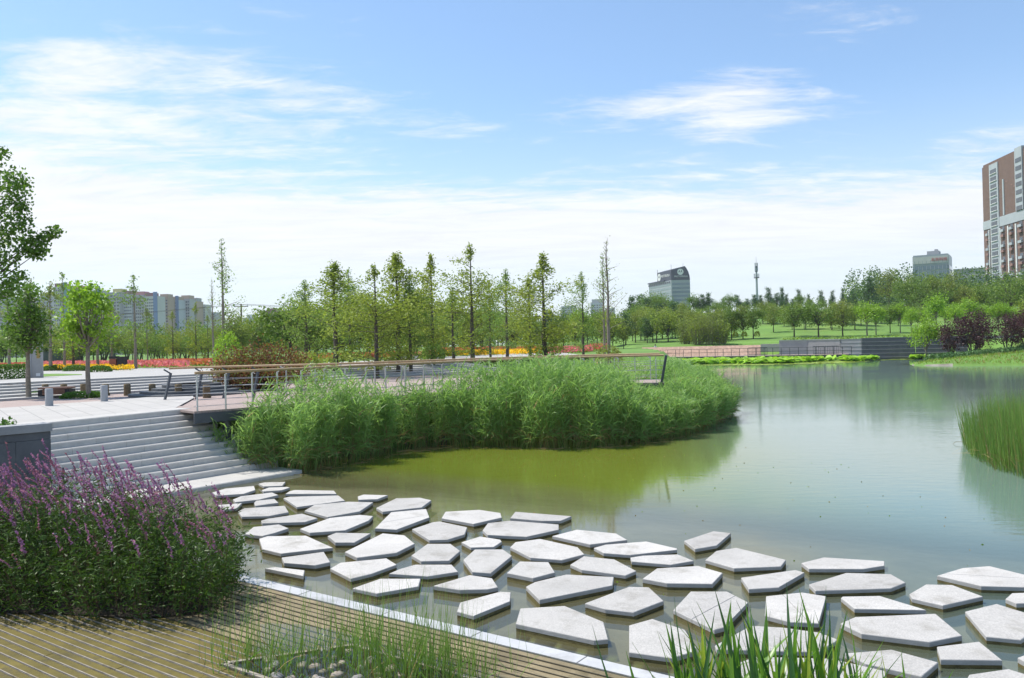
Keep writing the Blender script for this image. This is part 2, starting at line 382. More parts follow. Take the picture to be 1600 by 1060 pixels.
def polar(a0, a1, na, r0, r1, nr):
    a = np.radians(np.linspace(a0, a1, na)); r = np.geomspace(r0, r1, nr)
    X = np.sin(a)[None]*r[:, None]; Y = np.cos(a)[None]*r[:, None]
    i, j = np.meshgrid(np.arange(nr-1), np.arange(na-1), indexing='ij')
    F = np.stack([i*na+j, i*na+j+1, (i+1)*na+j+1, (i+1)*na+j], -1).reshape(-1, 4)
    return X.ravel(), Y.ravel(), F
X, Y, F = polar(-115, 115, 640, 1.2, 4000, 420)
Z, ins, dd = ground_z(X, Y)
far = np.hypot(X, Y)
Z = np.where(far > 900, Z*np.clip((1400-far)/500, .2, 1), Z)
zc = Z[F].mean(1)
incl = ins[F].all(1) | (zc < -.05)
V = np.c_[X, Y, Z]
grass_m = mat('lawn', (.125, .235, .040), .95, .28, .12, .5, 3.0, coords='World', stain=((.19, .25, .06), .045, .52, .6))
bed_m = mat('lake_bed_gravel', (.24, .225, .185), .9, .30, 1.3, .6, 30, coords='World', stain=((.13, .12, .075), .8, .52, .6))
def used(V, F):
    u, inv = np.unique(F, return_inverse=True); return V[u], inv.reshape(F.shape)
mb = MB(); v, f = used(V, F[~incl]); mb.add(v, f, 0, True)
tag(mb.build('ground', grass_m), 'green lawn and rising hill around the lake', None, None, 'structure')
mb = MB(); v, f = used(V, F[incl]); mb.add(v, f, 0, True)
tag(mb.build('lake_bed', bed_m), 'gravelly bed of the shallow lake under the slabs', None, None, 'structure')

# water: one sheet; how much of the murky water body one sees follows its depth
wm = bpy.data.materials.new('lake_water'); wm.use_nodes = True; t = wm.node_tree; t.nodes.clear(); q = G(t)
geo = q.n('ShaderNodeNewGeometry'); pos = geo.outputs['Position']
dep = q.n('ShaderNodeAttribute', attribute_name='depth').outputs['Fac']
murk = q.math('SUBTRACT', 1.0, q.math('POWER', 2.718, q.math('MULTIPLY', dep, -2.5)))
algae = q.rng(q.noise(q.mapping(pos, (0, 0, 0), (0, 0, 0), (.06, .12, 1)), 1.0, 3, .5), .35, .65)
tint = q.mix(q.rng(dep, .18, .6), (.20, .19, .095), q.mix(algae, (.150, .195, .022), (.165, .195, .028)))
openw = q.rng(q.vmath('DOT_PRODUCT', pos, (1.0, -.16, 0), out=1), -.5, 6.0, 0, 1, True)
tint = q.mix(openw, tint, (.15, .225, .185))  # grey-teal of the sky's reflection painted into the open water's tint
df = q.n('ShaderNodeBsdfDiffuse'); q.put(df.inputs[0], tint)
tp = q.n('ShaderNodeBsdfTransparent'); tp.inputs[0].default_value = (.90, .92, .80, 1)
under = q.n('ShaderNodeMixShader'); q.put(under.inputs[0], murk); q.L.new(tp.outputs[0], under.inputs[1]); q.L.new(df.outputs[0], under.inputs[2])
gl = q.n('ShaderNodeBsdfGlossy'); gl.inputs['Roughness'].default_value = 0.06; gl.inputs[0].default_value = (1, 1, 1, 1)
r1 = q.noise(q.mapping(pos, (0, 0, 0), (0, 0, R(25)), (1.0, 2.6, 1)), 1.5, 4, .55, .3)
r2 = q.noise(q.mapping(pos, (0, 0, 0), (0, 0, R(-10)), (.05, .16, 1)), 1.0, 3, .5)
amp = q.math('MULTIPLY', q.rng(r2, .35, .65, .25, 1.0), q.rng(dep, .1, .6, .10, 1.0))
bp = q.n('ShaderNodeBump'); bp.inputs['Distance'].default_value = .010; q.put(bp.inputs['Strength'], q.math('MULTIPLY', amp, .62)); q.put(bp.inputs['Height'], r1)
q.L.new(bp.outputs[0], gl.inputs['Normal'])
fr = q.n('ShaderNodeFresnel'); fr.inputs['IOR'].default_value = 1.333; q.L.new(bp.outputs[0], fr.inputs['Normal'])
wx = q.n('ShaderNodeMixShader'); q.L.new(fr.outputs[0], wx.inputs[0]); q.L.new(under.outputs[0], wx.inputs[1]); q.L.new(gl.outputs[0], wx.inputs[2])
q.L.new(wx.outputs[0], q.n('ShaderNodeOutputMaterial').inputs[0])
near = (ins | (dd < .6)) & (far < 400)
wf = F[near[F].all(1)]
mb = MB(); u, inv = np.unique(wf, return_inverse=True); mb.add(np.c_[X[u], Y[u], np.zeros(len(u))], inv.reshape(wf.shape))
me = mb.mesh('lake_water', wm)
dp = np.maximum(-Z[u], 0.02); sdeck = kerb_s(np.c_[X[u], Y[u]])
dp = np.where(sdeck > -0.05, .035, dp)
atr = me.attributes.new('depth', 'FLOAT', 'POINT'); atr.data.foreach_set('value', dp.astype(np.float32))
tag(link('lake_water', me), 'green murky lake water, clear and shallow around the slabs', None, None, 'structure')

# ------------------------------------------------------------------ pavings
def sheet(name, P, z, m, label):
    mb = MB(); P = np.asarray(P, float)
    if area2(P[:, :2]) < 0: P = P[::-1]
    mb.add(np.c_[P[:, :2], np.full(len(P), z)], [list(range(len(P)))]); return tag(mb.build(name, m), label, None, None, 'structure')
def pavemat(name, col, col2, bw, bh, rot, joint=.55, mort=.012):
    m = mat(name, col, .8, .06, .6, coords='World'); t = m.node_tree; q = G(t); b = t.nodes['Principled BSDF']
    pos = q.n('ShaderNodeNewGeometry').outputs['Position']
    br = q.n('ShaderNodeTexBrick'); q.put(br.inputs['Vector'], q.mapping(pos, (0, 0, 0), (0, 0, rot), (1, 1, 1)))
    br.inputs['Scale'].default_value = 1.0; br.inputs['Brick Width'].default_value = bw; br.inputs['Row Height'].default_value = bh
    br.inputs['Mortar Size'].default_value = mort; br.inputs['Color1'].default_value = tuple(col)+(1,); br.inputs['Color2'].default_value = tuple(col2)+(1,)
    br.inputs['Mortar'].default_value = tuple(k*joint for k in col)+(1,)
    nz = q.noise(pos, 1.3, 5, .65)
    q.put(b.inputs['Base Color'], q.mix(q.rng(nz, .35, .7, 0, .3), br.outputs[0], tuple(k*.72 for k in col)))
    return m
M['plaza'] = pavemat('plaza_granite', (.45, .43, .405), (.41, .395, .37), 1.2, .6, R(54))
M['upper'] = pavemat('upper_path', (.43, .415, .395), (.39, .38, .36), 1.0, .6, R(30))
M['pink'] = pavemat('pink_pavers', (.40, .315, .285), (.36, .28, .25), .4, .2, R(40))
# stairs: right ends of the nosings as surveyed
ends = [(303, 640), (312, 646), (326, 653.5), (339, 661), (352, 669), (366, 677), (380, 686), (394, 694), (408, 703), (422, 712.5), (437, 722.5), (472, 734.5)]
NS = len(ends); RISE = (PLAZA_Z+.05-.10)/(NS-1); TOP = PLAZA_Z+.05
ZK = [TOP-RISE*k for k in range(NS)]
RK = np.array([at(x, y, z)[:2] for (x, y), z in zip(ends, ZK)])
lin = np.linspace(0, 1, NS)                                          # straighten the surveyed ends
c0 = np.polyfit(lin[:-1], RK[:-1, 0], 1); c1 = np.polyfit(lin[:-1], RK[:-1, 1], 1)
RK[:-1] = np.c_[np.polyval(c0, lin[:-1]), np.polyval(c1, lin[:-1])]
D0 = at(78, 660, TOP)[:2]-RK[0]; D11 = at(262, 770, .1)[:2]-RK[-1]
D0 /= np.linalg.norm(D0); D11 /= np.linalg.norm(D11)
DK = np.array([D0*(1-k)+D11*k for k in lin]); DK /= np.linalg.norm(DK, axis=1, keepdims=True)
LEN = 12.0
st = empty('stone_steps', np.r_[RK[5], 0], 0, 'broad pale granite stairs going down to the water beside the reeds', 'steps')
base_l = np.array(st.location)
for k in range(NS):
    a, d = RK[k], DK[k]; nrm = np.array([-d[1], d[0]])                     # towards the upper side
    if nrm @ (RK[0]-RK[-1]) < 0: nrm = -nrm
    depth = .75 if k == 0 else (np.linalg.norm((RK[k-1]-RK[k]))+.40 if k < NS-1 else 1.3)
    pos = 0.0; j = 0
    while pos < LEN:
        ln = random.uniform(1.1, 1.9) if pos else random.uniform(.7, 1.7)
        e = min(pos+ln, LEN); p0, p1 = a+d*(pos+.004), a+d*(e-.004)
        P = [p0, p1, p1+nrm*depth, p0+nrm*depth]; jit = random.uniform(-.003, .003)
        zt_, zb_ = ZK[k]+jit, ZK[k]-RISE-.08-.001*k; ch = .022
        pr_ = [(0, zb_), (0, zt_-ch), (ch, zt_), (depth, zt_), (depth, zb_)]
        V = [np.r_[p+nrm*w, z] for p in (p0, p1) for w, z in pr_]
        mb = MB(); mb.add(V, [(0, 5, 6, 1), (1, 6, 7, 2), (2, 7, 8, 3), (3, 8, 9, 4)], np.array([1, 0, 0, 1])); mb.add(V, [(0, 1, 2, 3, 4), (9, 8, 7, 6, 5)], 1)
        mb.build('step_stone', [M['step'], M['granite_cut']], st, None).matrix_parent_inverse = Matrix.Translation(-Vector(st.location))
        pos = e; j += 1
# plaza sheets
pl_back = TERR+np.array([.77, -.64])*4.6
top_l = RK[0]+DK[0]*LEN; nr0 = np.array([-DK[0][1], DK[0][0]]); nr0 = nr0 if nr0 @ (RK[0]-RK[-1]) > 0 else -nr0
PA = [RK[0]+nr0*.7, top_l+nr0*.7, (-46, 9), (-46, 22), at(0, 640, PLAZA_Z)[:2], at(163, 628, PLAZA_Z)[:2], at(300, 617, PLAZA_Z)[:2], at(303, 624, PLAZA_Z)[:2]]
sheet('lower_plaza', PA, TOP-.006, M['plaza'], 'pale granite plaza at the head of the stairs')
PB = [at(0, 640, PLAZA_Z)[:2]+(-20, -6), at(0, 640, PLAZA_Z)[:2], at(163, 628, PLAZA_Z)[:2], at(262, 617, PLAZA_Z)[:2], at(268, 640, PLAZA_Z)[:2], RK[0]+(.25, .1), (-7.4, 24.6), (-6, 28.5), (-2, 33), (6.5, 36.5), (9.5, 48)] + [tuple(p) for p in pl_back[7:0:-1]+(-.6, .5)]
sheet('pink_paving', PB, PLAZA_Z, M['pink'], 'pinkish brick paving between the plaza and the terrace steps')
ub = [at(0, 577, UPPER_Z)[:2]+(-22, -14), at(0, 577, UPPER_Z)[:2], at(170, 576, UPPER_Z)[:2], at(330, 574, UPPER_Z)[:2], at(550, 565, UPPER_Z)[:2], at(740, 555.2, UPPER_Z)[:2], at(870, 549.5, UPPER_Z)[:2]]
UP_P = [tuple(p) for p in TERR[1:-3]] + [tuple(p) for p in ub[::-1]]
sheet('upper_path', UP_P, UPPER_Z, M['upper'], 'wide pale path above the terrace steps')
# terrace steps round the plaza: five low risers
ts = empty('terrace_steps', (-17.5, 38.8, 0), 0, 'long grey terrace steps curving behind the bollards', 'steps')
TN = []
for i in range(len(TERR)):
    tg = TERR[min(i+1, len(TERR)-1)]-TERR[max(i-1, 0)]; tg /= np.linalg.norm(tg); TN.append((tg[1], -tg[0]))
TN = np.array(TN)
NT = 6
for k in range(NT):
    zt = UPPER_Z-(UPPER_Z-PLAZA_Z)/NT*k
    for i in range(1, 6):
        A, B2 = TERR[i]+TN[i]*.85*k, TERR[i+1]+TN[i+1]*.85*k
        nseg = max(1, int(np.linalg.norm(B2-A)/2.2))
        for sgm in range(nseg):
            u0, u1 = sgm/nseg, (sgm+1)/nseg
            nA, nB = TN[i]*(1-u0)+TN[i+1]*u0, TN[i]*(1-u1)+TN[i+1]*u1
            p0, p1 = A+(B2-A)*u0, A+(B2-A)*u1; d = (p1-p0)/np.linalg.norm(p1-p0)*.005
            w = .86 if k else 1.1
            mb = MB(); mb.prism([p0+d, p1-d, p1-d-nB*w, p0+d-nA*w], PLAZA_Z-.05-.002*k, zt+random.uniform(-.003, .003)+(.004 if k == 0 else 0), 0, 1, .015)
            mb.build('step_stone', [M['step'], M['greystone']], ts).matrix_parent_inverse = Matrix.Translation(-Vector(ts.location))  # risers darker than treads: their shade is put into the stone colour

# ------------------------------------------------------------------ deck in the foreground
def clampf(v, a, b): return max(a, min(b, v))
def deck_z(p):
    gq = p[0]+.45*(p[1]-10.4)+3.55+.25*math.sin(p[0]*2.1+p[1])
    sk = float(kerb_s(np.asarray(p)))
    return .012-.034*float(sstep(np.array(gq), -.35, .75))+.026*(1-float(sstep(np.array(sk), .75, 1.35)))
H1, H2 = at(348, 1038, 0)[:2], at(551, 1009, 0)[:2]
HA = H2-H1; HB = KU*4.2
Minv = np.linalg.inv(np.c_[HA, HB])
def in_hole(p):
    a, b = Minv @ (p-H1); return 0 <= a <= 1.0 and 0 <= b <= 1
dk = sheet('wooden_deck', [K0+KU*t_+KN*s_ for t_, s_ in ((-9, .24), (14, .24), (14, 9), (-9, 9))], -.16, M['deck_shade'], 'grooved weathered timber deck partly under water')  # near-black underlay sheet: shade below the boards put into colour
PITCH_B = .116
board_meshes = 0
full = []
for i in range(62):
    s0 = .25+i*PITCH_B
    cuts = sorted(random.uniform(-6, 11) for _ in range(2))
    run = []; t0 = -7.0; te = 12.0; prev = None; segs = []
    for tq in np.arange(-7, 12.01, .1):
        p = K0+KU*tq+KN*(s0+.05); hole = in_hole(p)
        if not hole and prev is None: prev = tq
        if hole and prev is not None: segs.append((prev, tq-.05)); prev = None
    if prev is not None: segs.append((prev, te))
    pieces = []
    for a, b in segs:
        cc = [a]+[c for c in cuts if a+.6 < c < b-.6]+[b]
        pieces += list(zip(cc[:-1], cc[1:]))
    for a, b in pieces:
        if b-a < .1: continue
        n = max(2, int((b-a)/.45)+1); tt = np.linspace(a+.004, b-.004, n)
        # cross-section: a groove-toothed plank - algae flat, one bare ridge, a dark step
        prof = [(0, -.028), (.002, 0), (.090, .000), (.092, .0055), (.1015, .0055), (.105, -.028)]
        V = []; tl = random.uniform(-.0025, .0025)
        for tq in tt:
            for (w, h) in prof:
                p = K0+KU*tq+KN*(s0+w); V.append((p[0], p[1], deck_z(p)+h+tl))
        m_ = len(prof); Fq = [(r*m_+c, r*m_+c+1, (r+1)*m_+c+1, (r+1)*m_+c) for r in range(n-1) for c in range(m_-1)]
        ms = np.array([[1, 0, 1, 1, 1][c] for r in range(n-1) for c in range(m_-1)])
        mb = MB(); mb.add(V, Fq, ms)
        o = mb.build('board', [M['siltwood'], M['siltridge']] if i < 13 else [M['algaewood'], M['greywood']], dk)
        full.append(o)
# pale kerb along the deck
kb = empty('stone_kerb', np.r_[K0, 0], 0, 'pale flat stone kerb between the deck and the slabs', 'kerb')
tq = -6.0
while tq < 12:
    ln = random.uniform(1.3, 1.7); a, b = tq+.004, tq+ln-.004
    mb = MB(); mb.prism([K0+KU*a, K0+KU*b, K0+KU*b+KN*.215, K0+KU*a+KN*.215], -.3, .012+random.uniform(-.003, .003), 0, 1, .006)
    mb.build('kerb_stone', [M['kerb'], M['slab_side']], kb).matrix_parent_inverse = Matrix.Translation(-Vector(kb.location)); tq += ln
# sunk planting bed in the deck
ed = empty('planter_edging', np.r_[H1, 0], 0, 'dark timber edging round the sunk pebble bed in the deck', 'edging')
for a, b in ((H1, H1+HA), (H1+HA, H1+HA+HB), (H1, H1+HB)):
    mb = MB(); mb.beam(np.r_[a, -.135], np.r_[b, -.135], .05, .30); mb.build('edging_board', [M['greywood']], ed).matrix_parent_inverse = Matrix.Translation(-Vector(ed.location))
mb = MB(); g0 = 14
gx, gy = np.meshgrid(np.linspace(0.02, .98, g0), np.linspace(0.01, .99, 40))
P = H1+gx.ravel()[:, None]*HA+gy.ravel()[:, None]*HB
zz_ = -.10+.05*RNG.normal(size=len(P))*.5-.05*sstep(gy.ravel(), .3, .7)
Fq = np.array([(j*g0+i, j*g0+i+1, (j+1)*g0+i+1, (j+1)*g0+i) for j in range(39) for i in range(g0-1)])
mb.add(np.c_[P, zz_], Fq[:, ::-1] if area2(np.array([H1, H1+HA, H1+HA+HB])) < 0 else Fq, 0, True)
tag(mb.build('planting_bed', M['soil']), 'wet soil of the sunk bed', None, None, 'structure')

# ------------------------------------------------------------------ stepping slabs
SLABS = [
  [(404,756),(413,754),(446,753),(441,759),(412,760)],
  [(409,766),(420,762),(449,761),(453,762),(440,766),(412,768)],
  [(332,770),(352,764),(397,760),(399,766),(381,772),(338,775)],
  [(364,781),(376,776),(425,770),(435,774),(405,781),(368,785)],
  [(397,786),(400,783),(429,780),(435,786),(399,791)],
  [(338,789),(378,786),(370,794),(350,796)],
  [(372,799),(382,794),(445,790),(451,800),(420,806),(378,807)],
  [(408,814),(418,811),(472,803),(496,810),(476,816),(410,818)],
  [(396,824),(436,820),(451,826),(430,833),(410,838),(382,835)],
  [(405,842),(418,838),(478,837),(520,856),(439,865),(410,858)],
  [(446,772),(452,768),(460,766),(522,767),(526,772)],
  [(443,778),(452,776),(529,774),(539,782),(464,792)],
  [(476,798),(491,789),(544,784),(583,785),(562,799),(512,808)],
  [(469,827),(515,810),(562,805),(583,807),(576,814),(540,829),(484,833)],
  [(512,838),(525,833),(579,834),(554,848),(524,848)],
  [(539,863),(598,834),(632,837),(648,850),(620,864),(558,872)],
  [(440,872),(506,863),(516,879),(492,884),(444,880)],
  [(414,888),(430,886),(476,891),(474,900)],
  [(516,888),(532,879),(604,872),(620,882),(581,896),(548,904)],
  [(551,919),(594,904),(657,904),(654,916),(589,927)],
  [(559,776),(568,773),(606,774),(590,780),(560,781)],
  [(588,794),(619,779),(656,778),(674,782),(659,793),(598,800)],
  [(586,826),(611,801),(666,796),(671,809),(620,828)],
  [(690,810),(696,800),(749,797),(782,802),(784,809),(740,819)],
  [(797,810),(805,800),(893,807),(876,814),(848,814)],
  [(754,829),(762,818),(796,814),(873,820),(873,828),(823,839),(762,836)],
  [(644,827),(677,816),(687,815),(730,824),(726,835),(700,843),(671,844)],
  [(643,868),(668,850),(704,850),(719,861),(702,876),(658,877)],
  [(721,847),(750,838),(782,843),(784,846),(772,854),(736,855)],
  [(724,875),(742,859),(786,859),(800,869),(767,896),(738,894)],
  [(797,855),(805,847),(844,842),(903,855),(913,866),(878,875),(829,871)],
  [(792,896),(812,878),(857,879),(867,895),(833,904)],
  [(863,838),(901,828),(963,834),(980,844),(922,851)],
  [(928,856),(946,851),(1010,846),(1058,857),(1058,859),(985,867),(943,864)],
  [(985,871),(1004,868),(1059,866),(1084,876),(1048,882),(987,877)],
  [(891,882),(912,869),(960,874),(994,892),(977,899),(909,890)],
  [(822,917),(835,910),(885,898),(959,902),(957,915),(843,938)],
  [(677,916),(734,899),(769,904),(778,918),(762,921),(719,922)],
  [(608,896),(624,889),(649,882),(706,882),(716,893),(668,900)],
  [(714,955),(719,941),(782,924),(798,925),(797,939),(740,962)],
  [(914,943),(983,917),(1014,918),(1037,939),(990,957),(946,952)],
  [(806,975),(813,951),(882,947),(943,972),(950,999),(928,1001)],
  [(983,1019),(983,977),(1019,967),(1070,984),(1088,1012),(1084,1018),(1050,1028)],
  [(1052,953),(1079,924),(1136,924),(1169,941),(1131,980),(1116,984)],
  [(1195,962),(1197,932),(1253,926),(1291,932),(1279,974),(1233,972)],
  [(1117,1008),(1173,977),(1225,980),(1281,988),(1310,999),(1278,1018),(1120,1014)],
  [(1069,845),(1115,830),(1142,833),(1120,852),(1086,858)],
  [(1102,875),(1119,861),(1150,856),(1228,875),(1220,885),(1147,888)],
  [(1004,905),(1026,889),(1091,885),(1129,896),(1113,913),(1042,912)],
  [(1158,903),(1243,891),(1257,895),(1217,918),(1170,921)],
  [(1130,1045),(1180,1027),(1300,1030),(1385,1050),(1380,1075),(1140,1080)],
  [(1252,880),(1287,871),(1382,877),(1382,884),(1349,889),(1264,889)],
  [(1264,913),(1322,895),(1392,897),(1415,910),(1392,919),(1274,923)],
  [(1314,934),(1316,932),(1375,931),(1447,953),(1335,951)],
  [(1313,975),(1336,965),(1462,960),(1503,994),(1452,1004),(1346,991)],
  [(1464,900),(1504,888),(1546,885),(1603,899),(1603,918),(1533,916)],
  [(1421,928),(1447,913),(1488,914),(1536,932),(1473,946),(1425,935)],
  [(1508,955),(1557,943),(1606,958),(1603,994),(1595,999),(1541,994)],
  [(1571,936),(1581,927),(1613,926),(1623,942),(1588,943)],
  [(1464,1011),(1530,1003),(1566,1032),(1470,1031)],
  [(1320,1021),(1393,1015),(1466,1035),(1440,1057),(1353,1037)],
  [(1514,1054),(1576,1045),(1608,1055),(1618,1067),(1508,1067)],
  [(1590,1028),(1601,1024),(1623,1026),(1633,1035),(1601,1034)],
]
def clip_half(P, p, n):
    out = []
    for i in range(len(P)):
        a, b = P[i], P[(i+1) % len(P)]; da, db = (a-p) @ n, (b-p) @ n
        if da >= 0: out.append(a)
        if da*db < 0: out.append(a+(b-a)*da/(da-db))
    return np.array(out)
SEAMED = {22: 35, 43: 48, 44: 88, 55: -18, 57: -42}
slabs = []
for i, px in enumerate(SLABS):
    P = np.array([at(x, y, .088)[:2] for x, y in px]); zt = .088+random.uniform(-.006, .006)
    c = P.mean(0); mb = MB(); parts = [P]
    if i in SEAMED:
        a = R(SEAMED[i]); n = np.array([-math.sin(a), math.cos(a)]); parts = [clip_half(P, c+n*.003, n), clip_half(P, c-n*.003, -n)]
    for Pp in parts:
        if len(Pp) < 3: continue
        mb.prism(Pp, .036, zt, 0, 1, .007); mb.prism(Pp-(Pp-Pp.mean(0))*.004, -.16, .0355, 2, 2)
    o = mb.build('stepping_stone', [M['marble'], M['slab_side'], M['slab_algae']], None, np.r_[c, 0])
    L2 = P-c; ev = np.linalg.eigvalsh(L2.T @ L2); A = abs(area2(P))/2
    slabs.append((o, len(px), math.sqrt(ev[1]/max(ev[0], 1e-6)), A, -kerb_s(c), kerb_t(c)))
NUM = {3: 'three', 4: 'four', 5: 'five', 6: 'six', 7: 'seven'}
sv = np.array([s[4] for s in slabs]); edges = [0.0, 1.05, 2.0, 2.95, 3.9, 4.85, 5.9, 7.2, 20]
ROWN = ['row beside the kerb', 'second row from the kerb', 'third row from the kerb', 'fourth row from the kerb', 'fifth row from the kerb',
        'sixth row from the kerb', 'seventh row from the kerb', 'farthest row from the kerb']
for r in range(len(edges)-1):
    row = sorted([s for s in slabs if edges[r] <= s[4] < edges[r+1] or (r == 0 and s[4] < 0)], key=lambda s: s[5])
    for j, s in enumerate(row):
        size = 'large' if s[3] > 1.05 else ('small' if s[3] < .5 else 'medium'); shp = 'long' if s[2] > 1.9 else 'broad'
        tag(s[0], '%s %s %s-sided slab, %s in the %s' % (size, shp, NUM[s[1]], place_words(j, len(row)), ROWN[r]), 'stone slab', 'pale stone slabs standing in the shallow water')

# ------------------------------------------------------------------ planter wall and small sign by the stairs
WC = atd(79, 660, 15.5)[:2]; WD = np.array([-.68, -.733]); WN = np.array([-.733, .68]); WT = 2.14
pw = empty('planter_wall', np.r_[WC, 0], 0, 'dark bluestone planter wall with a paler cap at the left of the stairs', 'wall')
def off(o, par): o.matrix_parent_inverse = Matrix.Translation(-Vector(par.location)); return o
zc_ = -.3; row_ = 0
while zc_ < WT-.17:
    h = .62 if row_ else .9; z1 = min(zc_+h, WT-.155); t0 = 0.0; k = 0
    while t0 < 5:
        t1 = min(5, t0+(1.2 if (k or row_ % 2) else .6))
        mb = MB(); a, b = WC+WD*(t0+.003), WC+WD*(t1-.003)
        mb.prism([a, b, b+WN*.32, a+WN*.32], zc_+.003, z1-.003, 0, 0, .006); off(mb.build('stone', [M['wallstone']], pw), pw); t0 = t1; k += 1
    zc_ = z1; row_ += 1
t0 = -.02
while t0 < 5:
    t1 = t0+1.25; a, b = WC+WD*(t0+.003)-WN*.04, WC+WD*(t1-.003)-WN*.04
    mb = MB(); mb.prism([a, b, b+WN*.40, a+WN*.40], WT-.153, WT, 0, 0, .012); off(mb.build('cap_stone', [M['capstone']], pw), pw); t0 = t1
tag(sheet('planter_soil', [WC+WN*.33, WC+WD*5+WN*.33, WC+WD*5+WN*1.3, WC+WN*1.3], WT-.2, M['soil'], 'soil'), 'soil of the raised planter', None, None, 'structure')
mb = MB(); pts = []
for k in range(2600):
    t_, w_ = random.uniform(.42, 4.5), random.uniform(.40, 1.25); r = 1-((w_-.8)/.5)**2
    p = WC+WD*t_+WN*w_; pts.append((p[0], p[1], WT-.12+random.random()*.42*max(.2, r)*(.8+.3*math.sin(t_*9))))
mb.leaves(pts, .085, 0, .6)
for k in range(40):
    p = WC+WD*random.uniform(.45, 4.5)+WN*random.uniform(.5, 1.1); mb.tube([np.r_[p, WT-.22], np.r_[p, WT+.12]], .008, 4, 1)
tag(mb.build('low_hedge', [L['hedge'], M['bark']]), 'low dark green hedge growing in the raised stone planter', 'hedge')
# small sign
SP = at(91, 745, .9); SP = atd(91, 745, 15.2)
sg = empty('water_sign', (SP[0], SP[1], 0), 0, 'small white warning sign on a post beside the planter wall', 'sign')
mb = MB(); mb.tube([(0.085, .02, -.3), (.085, .02, 1.32)], .018, 8); mb.build('post', [M['darksteel']], sg)
mb = MB(); mb.box((-.02, 0, 1.20), (.17, .012, .30)); mb.build('panel', [M['white']], sg)
def text_mesh(s, size, ext=.002, font_align='CENTER'):
    c = bpy.data.curves.new('lettering', 'FONT'); c.body = s; c.size = size; c.extrude = ext; c.align_x = font_align; c.align_y = 'CENTER'; c.resolution_u = 2
    o = bpy.data.objects.new('lettering', c); COL.objects.link(o); dg = bpy.context.evaluated_depsgraph_get(); dg.update()
    me = bpy.data.meshes.new_from_object(o.evaluated_get(dg)); bpy.data.objects.remove(o); bpy.data.curves.remove(c); return me
def lettering(s, size, m, parent, loc, rz=0.0, ext=.003, sx=1.0):
    me = text_mesh(s, size, ext); me.materials.clear(); me.materials.append(m)
    o = link('lettering', me, parent, loc); o.rotation_euler = (R(90), 0, rz); o.scale = (sx, 1, 1); return o
lettering('\u6c34', .13, M['black'], sg, (-.02, -.009, 1.275)); lettering('\u6df1', .13, M['black'], sg, (-.02, -.009, 1.13))

# ------------------------------------------------------------------ boardwalk with its two railings
BW = np.array([(-8.85, 22.35), (-7.6, 23.5), (-5.95, 25.2), (-4.2, 27.1), (-2.3, 28.9), (0, 30.5), (2.5, 31.5), (4.3, 31.7), (5.9, 31.5)])
def resample(P, n):
    P = np.asarray(P, float); s = np.r_[0, np.cumsum(np.linalg.norm(np.diff(P, axis=0), axis=1))]; u = np.linspace(0, s[-1], n)
    # smooth
    out = np.stack([np.interp(u, s, P[:, k]) for k in range(P.shape[1])], -1); return out
BP = resample(BW, 181)
for _ in range(30): BP[1:-1] = BP[1:-1]*.5+(BP[:-2]+BP[2:])*.25
tg = np.gradient(BP, axis=0); tg /= np.linalg.norm(tg, axis=1, keepdims=True); BN = np.c_[-tg[:, 1], tg[:, 0]]
bw = empty('boardwalk', np.r_[BP[0], 0], 0, 'curved timber boardwalk running between railings behind the reeds', 'boardwalk')
for k in range(0, 180):
    a, b, c, d = BP[k], BP[k+1], BP[k+1]+BN[k+1]*2.6, BP[k]+BN[k]*2.6; e = tg[k]*.004
    mb = MB(); mb.prism([a+e, b-e, c-e, d+e], PLAZA_Z-.03, PLAZA_Z+.035+random.uniform(-.002, .002)); off(mb.build('plank', [M['deckplank']], bw), bw)
for w in (.02, 1.3, 2.55):
    mb = MB(); 
    for k in range(0, 180, 6):
        a, b = BP[k]+BN[k]*w, BP[min(k+6, 180)]+BN[min(k+6, 180)]*w
        mb.beam(np.r_[a, PLAZA_Z-.17], np.r_[b, PLAZA_Z-.17], .10, .27)
    off(mb.build('girder', [M['darksteel']], bw), bw)
for k in (10, 50, 90, 130, 172):
    for w in (.2, 2.4):
        p = BP[k]+BN[k]*w; mb = MB(); mb.tube([np.r_[p, -1.0], np.r_[p, PLAZA_Z-.3]], .12, 10); off(mb.build('pile', [M['darksteel']], bw), bw)
# front railing: slim steel posts, five cables, one timber handrail on cranked arms
RZ = PLAZA_Z+1.10
fr_ = empty('railing', np.r_[BP[0], 0], 0, 'front boardwalk railing with steel posts and cables under a timber handrail', 'railing', 'railings of the near boardwalk')
mb = MB(); mb.tube(np.c_[BP[::4]+BN[::4]*(-.10), np.full(len(BP[::4]), RZ)], .038, 8); off(mb.build('handrail', [M['railwood']], fr_), fr_)
for h in (.16, .34, .52, .70, .88):
    mb = MB(); mb.tube(np.c_[BP[::6]+BN[::6]*.03, np.full(len(BP[::6]), PLAZA_Z+h)], .007, 4); off(mb.build('cable', [M['steel']], fr_), fr_)
for k in range(1, 179, 8):
    p = BP[k]+BN[k]*.03; mb = MB(); mb.beam(np.r_[p, PLAZA_Z-.25], np.r_[p, RZ-.07], .030, .055, up=np.r_[BN[k], 0]); mb.beam(np.r_[p, RZ-.09], np.r_[p-BN[k]*.13, RZ-.035], .02, .03); off(mb.build('post', [M['steel']], fr_), fr_)
